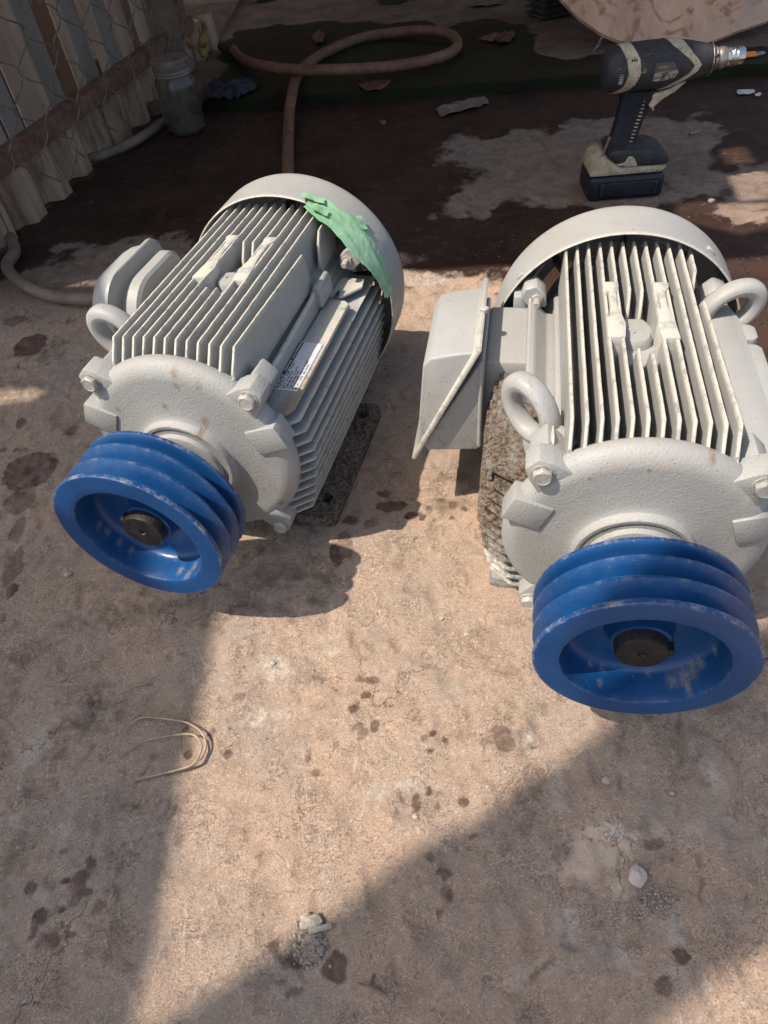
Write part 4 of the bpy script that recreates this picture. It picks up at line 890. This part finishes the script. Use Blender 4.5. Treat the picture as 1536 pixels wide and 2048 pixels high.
for x0, a0_, n_, st in ((.028, -22, 5, 5.5), (.045, 28, 3, 0), (.068, 34, 3, 0), (.070, 2, 3, 4)):
    for i in range(n_):
        mb = MB(); rr_ = .0442 if x0 < .034 else .0462
        p = onbody(x0+(i*.004 if st == 0 else 0), a0_+(i*st), rr_)
        mb.box((-.0011, -.001, -.0042) if st == 0 else (-.004, -.001, -.0011), (.0011, .001, .0042) if st == 0 else (.004, .001, .0011), M=Matrix.Translation(p) @ Matrix.Rotation(R(a0_+i*st), 4, 'X')); mb.build('vent_slot', JUNK if (x0 > .04 and x0 < .06) else PEWTER, drill)
sk = MB(); vs = []; fs = []
outl = lambda v_: (.092, .148) if v_ > .5 else (.090, .148-.0)
NX_, NY_ = 12, 10
for i in range(NX_+1):
    for j in range(NY_+1):
        v_ = j/NY_; ang = -24+v_*42; xr = .138-abs(v_-.35)*.02; x = .090+(xr-.090)*i/NX_; rb_ = .0468 if x < .110 else .0468-(x-.11)*.13
        vs.append(onbody(x, ang, rb_))
for i in range(NX_):
    for j in range(NY_): fs.append((i*(NY_+1)+j, (i+1)*(NY_+1)+j, (i+1)*(NY_+1)+j+1, i*(NY_+1)+j+1))
sk.add(vs, fs); STK = NT('scratched_sticker'); t = STK; sp_ = t.n('ShaderNodeSeparateXYZ'); t.L(t.co, sp_.inputs[0])
STK = t.out(t.mix(t.ramp(t.noise(120, 5, .8, vec=t.stretch((.5, 1, 1.6))), .46, .56), t.mix(t.ramp(sp_.outputs[2], .235, .243), (.42, .40, .36), (.07, .045, .04)), (.10, .08, .075)), .5)
sticker = sk.build('sticker', STK, drill)
Mt = lambda x, a_: BM @ Matrix.Translation((x, -.88*.0480*math.cos(R(a_)), .93*.0480*math.sin(R(a_)))) @ Matrix.Rotation(math.pi/2+R(a_)*-1, 4, 'X')
text('18V', .009, Mt(.098, -17), JUNK, sticker)
text('LI-ION', .006, Mt(.096, 6), TOOLCRM, sticker)
text('TD 162', .0045, Mt(.116, -15), JUNK, sticker)

# ------------------------------------------------------------------ pale sheet leaning at the top right
CB = NT('muddy_pink_cardboard'); t = CB
c_ = t.mix(t.ramp(t.noise(6, 5, .6, vec=t.stretch((1, 1, .5))), .35, .65), (.80, .50, .34), (.62, .39, .27)); c_ = t.mix(t.ramp(t.noise(12, 4, .55, dist=1.2), .50, .64, 0, .95), c_, (.38, .20, .11)); c_ = t.mix(t.ramp(t.noise(70, 5, .7), .66, .72, 0, .7), c_, (.12, .07, .045)); c_ = t.mix(t.ramp(t.noise(5, 3, .5), .5, .65, 0, .4), c_, (.42, .36, .32))
CB = t.out(c_, .8, 0, t.bump(t.math('ABSOLUTE', t.math('SUBTRACT', t.noise(5, 4, .5, dist=1.2), .5)), .03, 1, t.bump(t.noise(14, 5, .6, dist=.8), .008, 1)))
Q = G(1335, 88, .05); ax_u = Vector((1, -.10, 0)).normalized(); ax_v = Vector((.05, .62, .55)).normalized(); nn = ax_u.cross(ax_v).normalized()
edge = [(1118, -6), (1135, 12), (1160, 36), (1190, 58), (1215, 72), (1250, 84), (1290, 90), (1335, 93), (1380, 91), (1410, 86), (1440, 76), (1475, 62), (1505, 52), (1560, 30), (1640, -20)]
def onpl(x, y, off=0.0):
    d = fw + rt*((x-768)/FPX) - up*((y-1024)/FPX); C0 = Vector((0, 0, CAM_H)); s_ = ((Q-C0).dot(nn))/d.dot(nn); return C0+d*s_
E = [onpl(*p) for p in edge]; ctr = Q+ax_v*.42+ax_u*.04
E2 = E+[Q+ax_u*.62+ax_v*.62, Q+ax_u*.40+ax_v*.80, Q-ax_u*.05+ax_v*.86, Q-ax_u*.40+ax_v*.72, Q-ax_u*.55+ax_v*.52]
E2 = spline([Vector(p) for p in E2+[E2[0]]], 4)[:-1]
mb = MB(); vs = []; fs = []; n = len(E2); K = 10
for kk in range(K+1):
    f_ = kk/K
    for i, p in enumerate(E2):
        q = ctr+(p-ctr)*(1-f_)*1.0; bul = .05*math.sin(min(1, f_*1.3)*math.pi/2)+.007*math.sin(i*.55+kk)+.004*math.sin(i*1.7-kk*2)
        if kk == 0: bul = .0
        if kk == 1: bul = .022+.003*math.sin(i*.8)
        vs.append(q+nn*bul)
for kk in range(K):
    for i in range(n): fs.append((kk*n+i, kk*n+(i+1) % n, (kk+1)*n+(i+1) % n, (kk+1)*n+i))
b0 = len(vs); vs += [p-nn*.012 for p in E2]; fs += [(b0+i, b0+(i+1) % n, (i+1) % n, i) for i in range(n)]; fs.append(tuple(b0+i for i in range(n))[::-1])
mb.add(vs, fs); cb = mb.build('cardboard_sheet', CB, None, 30); tag(cb, 'large rounded sheet of muddy pinkish cardboard leaning over the slab behind the drill', 'cardboard')
mb = MB(); a_ = onpl(1458, 4); b_ = onpl(1530, 4); c2 = onpl(1532, -16); d2 = onpl(1456, -14)
mb.add([v+nn*.062 for v in (a_, b_, c2, d2)]+[v+nn*.052 for v in (a_, b_, c2, d2)], [(0, 1, 2, 3), (7, 6, 5, 4), (0, 4, 5, 1), (1, 5, 6, 2), (2, 6, 7, 3), (3, 7, 4, 0)])
lb = mb.build('paper_label', simple('crumpled_grey_label', (.42, .44, .45), (.25, .26, .28), 90, .5), cb)

# ------------------------------------------------------------------ odds and ends at the back
def blob(name, mat, c, size, label, cat, seed=0, sub=2, flat=1.0, rot=0, group=None):
    rg = random.Random(seed); bm = bmesh.new(); bmesh.ops.create_icosphere(bm, subdivisions=sub, radius=1)
    for v in bm.verts:
        v.co = Vector([v.co[i]*(1+rg.uniform(-.22, .22)) for i in range(3)])
    for v in bm.verts: v.co = Vector((v.co.x*size[0], v.co.y*size[1], max(v.co.z, -.6)*size[2]))
    mb = MB(); mb.bm(bm, Matrix.Rotation(rot, 4, 'Z')); o = mb.build(name, mat, None, 25); o.location = (c.x, c.y, c.z+size[2]*.55); tag(o, label, cat, group); return o
def sheet(name, mat, pts, z, label, cat, seed=0, crumple=.006, th=.0012):
    rg = random.Random(seed); P = [G(x, y, z) for x, y in pts]; c = sum(P, Vector())/len(P); vs = []; fs = []; n = len(P)
    P = spline(P+[P[0]], 3)[:-1]; n = len(P)
    for f_ in (1, .8, .55, .28):
        for p in P: vs.append(c+(p-c)*f_*rg.uniform(.93, 1.05)+Vector((0, 0, rg.uniform(.0005, crumple)+crumple*(1-f_)*.6)))
    vs.append(c+Vector((0, 0, crumple)))
    for k_ in range(3):
        for i in range(n): fs.append((k_*n+i, k_*n+(i+1) % n, (k_+1)*n+(i+1) % n, (k_+1)*n+i))
    for i in range(n): fs.append((3*n+i, 3*n+(i+1) % n, 4*n))
    N0 = len(vs); vs += [v-Vector((0, 0, th)) for v in vs]; fs += [tuple(i+N0 for i in f[::-1]) for f in fs]; fs += [(N0+i, N0+(i+1) % n, (i+1) % n, i) for i in range(n)]
    mb = MB(); mb.add(vs, fs); o = mb.build(name, mat, None, 25); tag(o, label, cat); return o
sheet('cloth_scrap', CLOTH, [(408, 178), (430, 168), (470, 170), (500, 160), (518, 178), (490, 192), (470, 200), (440, 204), (415, 198)], .034, 'crumpled dark navy cloth scrap on the slab beside the jar', 'cloth', 1, .02)
sheet('fallen_leaf', LEAF, [(716, 172), (740, 165), (780, 162), (772, 174), (750, 182), (728, 180)], .034, 'small rust brown leaf on the wet slab in front of the hose loop', 'leaf', 2, .006)
sheet('fallen_leaf', LEAF, [(952, 82), (975, 76), (1000, 72), (1030, 70), (1020, 84), (1000, 92), (985, 84)], .034, 'curled dark leaf on the slab to the right of the hose loop', 'leaf', 3, .014)
sheet('fallen_leaf', LEAF, [(624, 76), (636, 66), (652, 72), (645, 86), (632, 88)], .034, 'small crumpled leaf inside the left part of the hose loop', 'leaf', 4, .012)
sheet('bark_piece', BRK, [(872, 222), (900, 210), (940, 200), (968, 196), (976, 208), (950, 218), (905, 230), (880, 234)], .003, 'flat grey brown flake of debris lying in front of the slab edge', 'debris', 5, .008)
sheet('bark_piece', BRK, [(930, 12), (960, 0), (1000, -6), (1002, 8), (960, 14)], .034, 'brown flat scrap at the very back beyond the slab crack', 'debris', 6, .008)
sheet('paper_scrap', WHITEP, [(1474, 180), (1508, 180), (1506, 187), (1478, 189)], .003, 'larger torn white scrap on the wet ground right of the drill', 'paper scrap', 7, .003)
sheet('paper_scrap', WHITEP, [(1509, 189), (1520, 185), (1522, 190), (1512, 193)], .003, 'tiny white scrap beside the larger white scrap', 'paper scrap', 8, .002)
sheet('paper_scrap', WHITEP, [(1482, 106), (1514, 106), (1514, 112), (1484, 113)], .034, 'narrow white scrap on the slab beyond the drill bit', 'paper scrap', 9, .002)
for i, (x, y, sz, nm) in enumerate(((520, 2, .035, 'leftmost black scrap lump at the back of the yard'), (560, -4, .03, 'small black scrap lump right of the leftmost one at the back'), (785, 4, .05, 'broad black scrap lump at the back behind the hose loop'))):
    blob('scrap_lump', JUNK, G(x, y, .03), (sz*1.4, sz, sz*.8), nm, 'scrap', 20+i)
# ribbed black block
rb_ = empty('ribbed_block', G(1098, 34, .03), .3, 'black ribbed metal block half hidden behind the cardboard sheet', 'scrap metal')
mb = MB(); mb.box((-.03, -.02, 0), (.10, .08, .08), .006, 2); mb.build('core', JUNK, rb_)
for i in range(5): mb = MB(); mb.box((-.045, -.035, .004+i*.018), (.11, .09, .012+i*.018), .002, 1); mb.build('rib', JUNK, rb_)
mb = MB(); mb.tube([G(1212, 58, .075), G(1205, 72, .06), G(1196, 90, .038), G(1186, 103, .034)], [.003, .004, .006, .003], 8, smooth=3); o = mb.build('bent_strap', PEWTER); tag(o, 'small bent grey strap sticking out under the cardboard sheet', 'metal strap')
# nut, screw
mb = MB(); c = G(767, 247, .0); mb.lathe([(0, .004), (0, .0085), (.007, .0085), (.007, .004)], 6, axis='z', M=Matrix.Translation(c)); o = mb.build('brass_nut', simple('brass', (.75, .45, .18), (.5, .3, .12), 60, .3, .9)); tag(o, 'tiny shiny brass nut on the wet ground behind the left hand motor', 'nut')
mb = MB(); a_ = G(1379, 269, .004); b_ = G(1399, 263, .003); mb.tube([a_, a_+(b_-a_)*.12], .0055, 6); mb.tube([a_+(b_-a_)*.12, b_], .0026, 8); o = mb.build('bolt', PEWTER); tag(o, 'short loose bolt on the dry patch right of the drill', 'bolt')

# ------------------------------------------------------------------ foreground bits
wl = [[(250, 1466), (258, 1452), (272, 1440), (290, 1434), (330, 1437), (370, 1444), (395, 1457), (408, 1472), (412, 1492), (404, 1512), (392, 1527), (370, 1537), (330, 1546), (300, 1551), (273, 1556)],
      [(241, 1519), (250, 1505), (275, 1488), (310, 1476), (350, 1470), (380, 1468), (396, 1476), (403, 1492), (398, 1512), (384, 1530), (350, 1541), (320, 1548), (290, 1555), (272, 1559)]]
wr = empty('wire_loop', G(330, 1510), 0, 'thin tan wire bent into an open double loop on the shaded concrete', 'wire')
for k_, l in enumerate(wl):
    mb = MB(); c0 = G(330, 1510); mb.tube([G(x, y, .0035+(.004 if 3 < i < 11 else 0)+k_*.0015)-c0 for i, (x, y) in enumerate(l)], .0012, 7, smooth=5); mb.build('wire_strand', TAN, wr, 80)
mb = MB(); mb.tube([G(255, 1379, .004), G(272, 1370, .004), G(290, 1367, .004), G(303, 1358, .006), G(313, 1354, .003)], [.0008, .0013, .0013, .0011, .0006], 6, smooth=3); mb.tube([G(290, 1367, .004), G(294, 1373, .003)], .0008, 6)
o = mb.build('twig', TAN); tag(o, 'small pale twig lying above the wire loop on the shaded concrete', 'twig')
mb = MB(); mb.tube([G(716, 1966, .004), G(745, 1976, .004), G(775, 1990, .004)], [.0009, .0022, .0009], 6, smooth=3); mb.tube([G(748, 1948, .002), G(740, 1970, .004)], .0009, 6)
o = mb.build('twig', simple('dark_twig', (.12, .09, .07), (.2, .15, .11), 60)); tag(o, 'dark brown twig near the bottom edge of the picture', 'twig')
blob('stone', simple('pale_pinkish_stone', (.46, .40, .37), (.36, .31, .28), 60, .9, 0, .001), G(1272, 1752, 0), (.0085, .0095, .0065), 'pale pinkish stone alone on the shaded concrete at lower right', 'stone', 3, 2, group='loose stones on the concrete')
for i, (x, y, s_, L_) in enumerate(((614, 1838, .0065, 'angular pale stone at the left of the pile over the gravel hollow'), (631, 1846, .0095, 'largest broad pale stone of the little pile over the gravel hollow'), (612, 1852, .006, 'small stone leaning on the lower left of the little pile'))):
    blob('stone', STONE2, G(x, y, .0), (s_, s_*.9, s_*.75), L_, 'stone', 40+i, 1, group='loose stones on the concrete')
mb = MB(); c = G(641, 1857, .007); mb.box((-.0105, -.0022, -.002), (.0105, .0022, .002), .0006, 1, Matrix.Translation(c) @ Matrix.Rotation(.12, 4, 'Z')); o = mb.build('splinter', STONE2); tag(o, 'narrow pale splinter lying below the stone pile', 'splinter')
for i, (x, y, s_, L_) in enumerate(((1212, 1562, .0045, 'small white chip on the shaded concrete below the right pulley'), (58, 1152, .0, ''), (1345, 1588, .0022, 'tiny pale chip right of the small white chip'), (831, 1634, .0028, 'tiny pale pebble in the sunlit patch near the shadow edge'), (883, 1238, .003, 'oval pale pebble in the sunlit concrete between the two pulleys'), (932, 1270, .003, 'white pebble near the left edge of the right pulley'), (547, 1327, .0035, 'grey pebble on the sunlit concrete right of the wire loop'), (137, 1150, .0045, 'grey pebble left of and below the left pulley'), (1422, 404, .007, 'grey pebble behind the cowl of the right hand motor'))):
    if s_: blob('pebble', STONE, G(x, y, 0), (s_*1.2, s_, s_*.7), L_, 'pebble', 60+i, 1, group='loose pebbles on the concrete')
# gravel: grit in the hollow under the stones and scattered crumbs
def grit(name, spec, mat, seed):
    rg = random.Random(seed); mb = MB()
    tet = [(1, 1, 1), (1, -1, -1), (-1, 1, -1), (-1, -1, 1), (.2, .3, -1.1), (-.3, -.2, 1.1)]
    for (x, y, sx, sy, n, r0, r1) in spec:
        for _ in range(n):
            c = G(x+rg.gauss(0, sx), y+rg.gauss(0, sy), 0); r_ = rg.uniform(r0, r1)*rg.uniform(.5, 1)
            vs = [Vector((math.cos(a), math.sin(a), 0))*r_*rg.uniform(.7, 1.2) for a in (0, 1.2, 2.5, 3.8, 5.1)]+[Vector((rg.uniform(-.3, .3), rg.uniform(-.3, .3), .8))*r_]
            mb.add([v+c+Vector((0, 0, -.0002)) for v in vs], [(i, (i+1) % 5, 5) for i in range(5)])
    o = mb.build(name, mat, None, 0); tag(o, kind='stuff'); return o
GRIT = simple('mixed_grit', (.36, .31, .26), (.15, .12, .10), 220, .9, 0, .0004, (.55, .52, .48), .6)
grit('gravel', [(622, 1885, 14, 22, 900, .0006, .0026), (1320, 1800, 22, 16, 220, .0006, .0018), (1290, 1820, 10, 14, 80, .0008, .0022)], GRIT, 1)
grit('crumbs', [(700, 1500, 320, 330, 900, .0004, .0012), (1200, 1700, 260, 220, 700, .0004, .0013), (150, 1500, 180, 300, 600, .0004, .0013), (850, 600, 60, 40, 260, .0006, .0022), (900, 480, 80, 40, 260, .0006, .0022), (780, 950, 90, 120, 260, .0005, .0016), (1440, 500, 80, 50, 120, .0008, .002), (80, 900, 60, 160, 200, .0005, .0016), (1300, 330, 120, 40, 150, .0008, .002), (700, 320, 260, 60, 150, .0008, .002)], GRIT, 2)

# ------------------------------------------------------------------ added sheets over the yard (out of frame; put in to throw the shade)
ZA = 3.0; kx = 1/math.tan(R(SUN_EL)); SH = Vector((math.cos(R(SUN_AZ)), math.sin(R(SUN_AZ)), 0))*kx*ZA
def shade_caster(pts, holes, label, seed, ZA=3.0):
    SH = Vector((math.cos(R(SUN_AZ)), math.sin(R(SUN_AZ)), 0))*kx*ZA
    """pts: outline of the shade on the ground; the sheet hangs where the sun throws it there"""
    rg = random.Random(seed); P = []
    for a, b in zip(pts, pts[1:]+pts[:1]):
        n = max(1, int((Vector(b)-Vector(a)).length/.05))
        for i in range(n): q = Vector(a).lerp(Vector(b), i/n); P.append((q.x-SH.x+rg.uniform(-.006, .006), q.y-SH.y+rg.uniform(-.006, .006)))
    H = [[(q[0]-SH.x, q[1]-SH.y) for q in h] for h in holes]
    mb = MB(); holed_plate(mb, P, H, ZA, ZA+.006); o = mb.build('shade_sheet', SHADEM, None, 0); tag(o, label, 'roofing sheet', 'added shade casters out of frame'); return o
def g2(*pts): return [tuple(G(x, y)[:2]) for x, y in pts]
pa, pb = G(420, 1240), G(270, 2048); dd = (pa-pb).normalized(); L0 = pb-dd*.5; L1 = pa+dd*.78
q0, q1 = g2((800, 541), (940, 536)); qd = (Vector(q1)-Vector(q0)).normalized()
topc = Vector(q0)
Aleft = topc-qd*1.9; Aright = topc+qd*.9
holes = [g2((1436, 300), (1488, 293), (1512, 326), (1452, 330)), g2((1450, 345), (1500, 333), (1545, 350), (1545, 398), (1478, 402)), g2((1350, 412), (1400, 402), (1500, 408), (1620, 402), (1620, 440), (1480, 470), (1350, 440))]
shade_caster([tuple(topc-qd*2.2), tuple(topc-qd*.35), tuple(topc), q1, tuple(Aright)[:2], (2.6, 1.05), (2.6, 4.6), (-2.4, 4.6), (-2.4, 2.0)], holes, 'rear added sheet, out of view, shading the back of the yard', 1, 1.9)
shade_caster([(L0.x-.9, L0.y), (L0.x, L0.y), (L1.x, L1.y), tuple(topc-qd*.35-Vector((0, .01))), tuple(topc-qd*2.2-Vector((0, .01)))], [g2((-60, 812), (0, 806), (60, 800), (88, 780), (40, 778), (-60, 782))], 'left added sheet, out of view, shading the ground along the fence', 2, 2.2)
e0, e1 = G(400, 1990), G(1200, 1460); ed_ = (e1-e0).normalized(); f0, f1 = G(1330, 2048), G(1536, 1895); fd_ = (f1-f0).normalized()
e0 = e0-ed_*.22
shade_caster([tuple(e0)[:2], tuple(e1+ed_*.9)[:2], tuple(f1+fd_*.75)[:2], tuple(f0-fd_*.1)[:2], tuple(f0-fd_*.1+Vector((-.25, -.12, 0)))[:2], (e0.x-.02, e0.y-.25)], [], 'front added sheet, out of view, shading the near right ground', 3, 2.3)
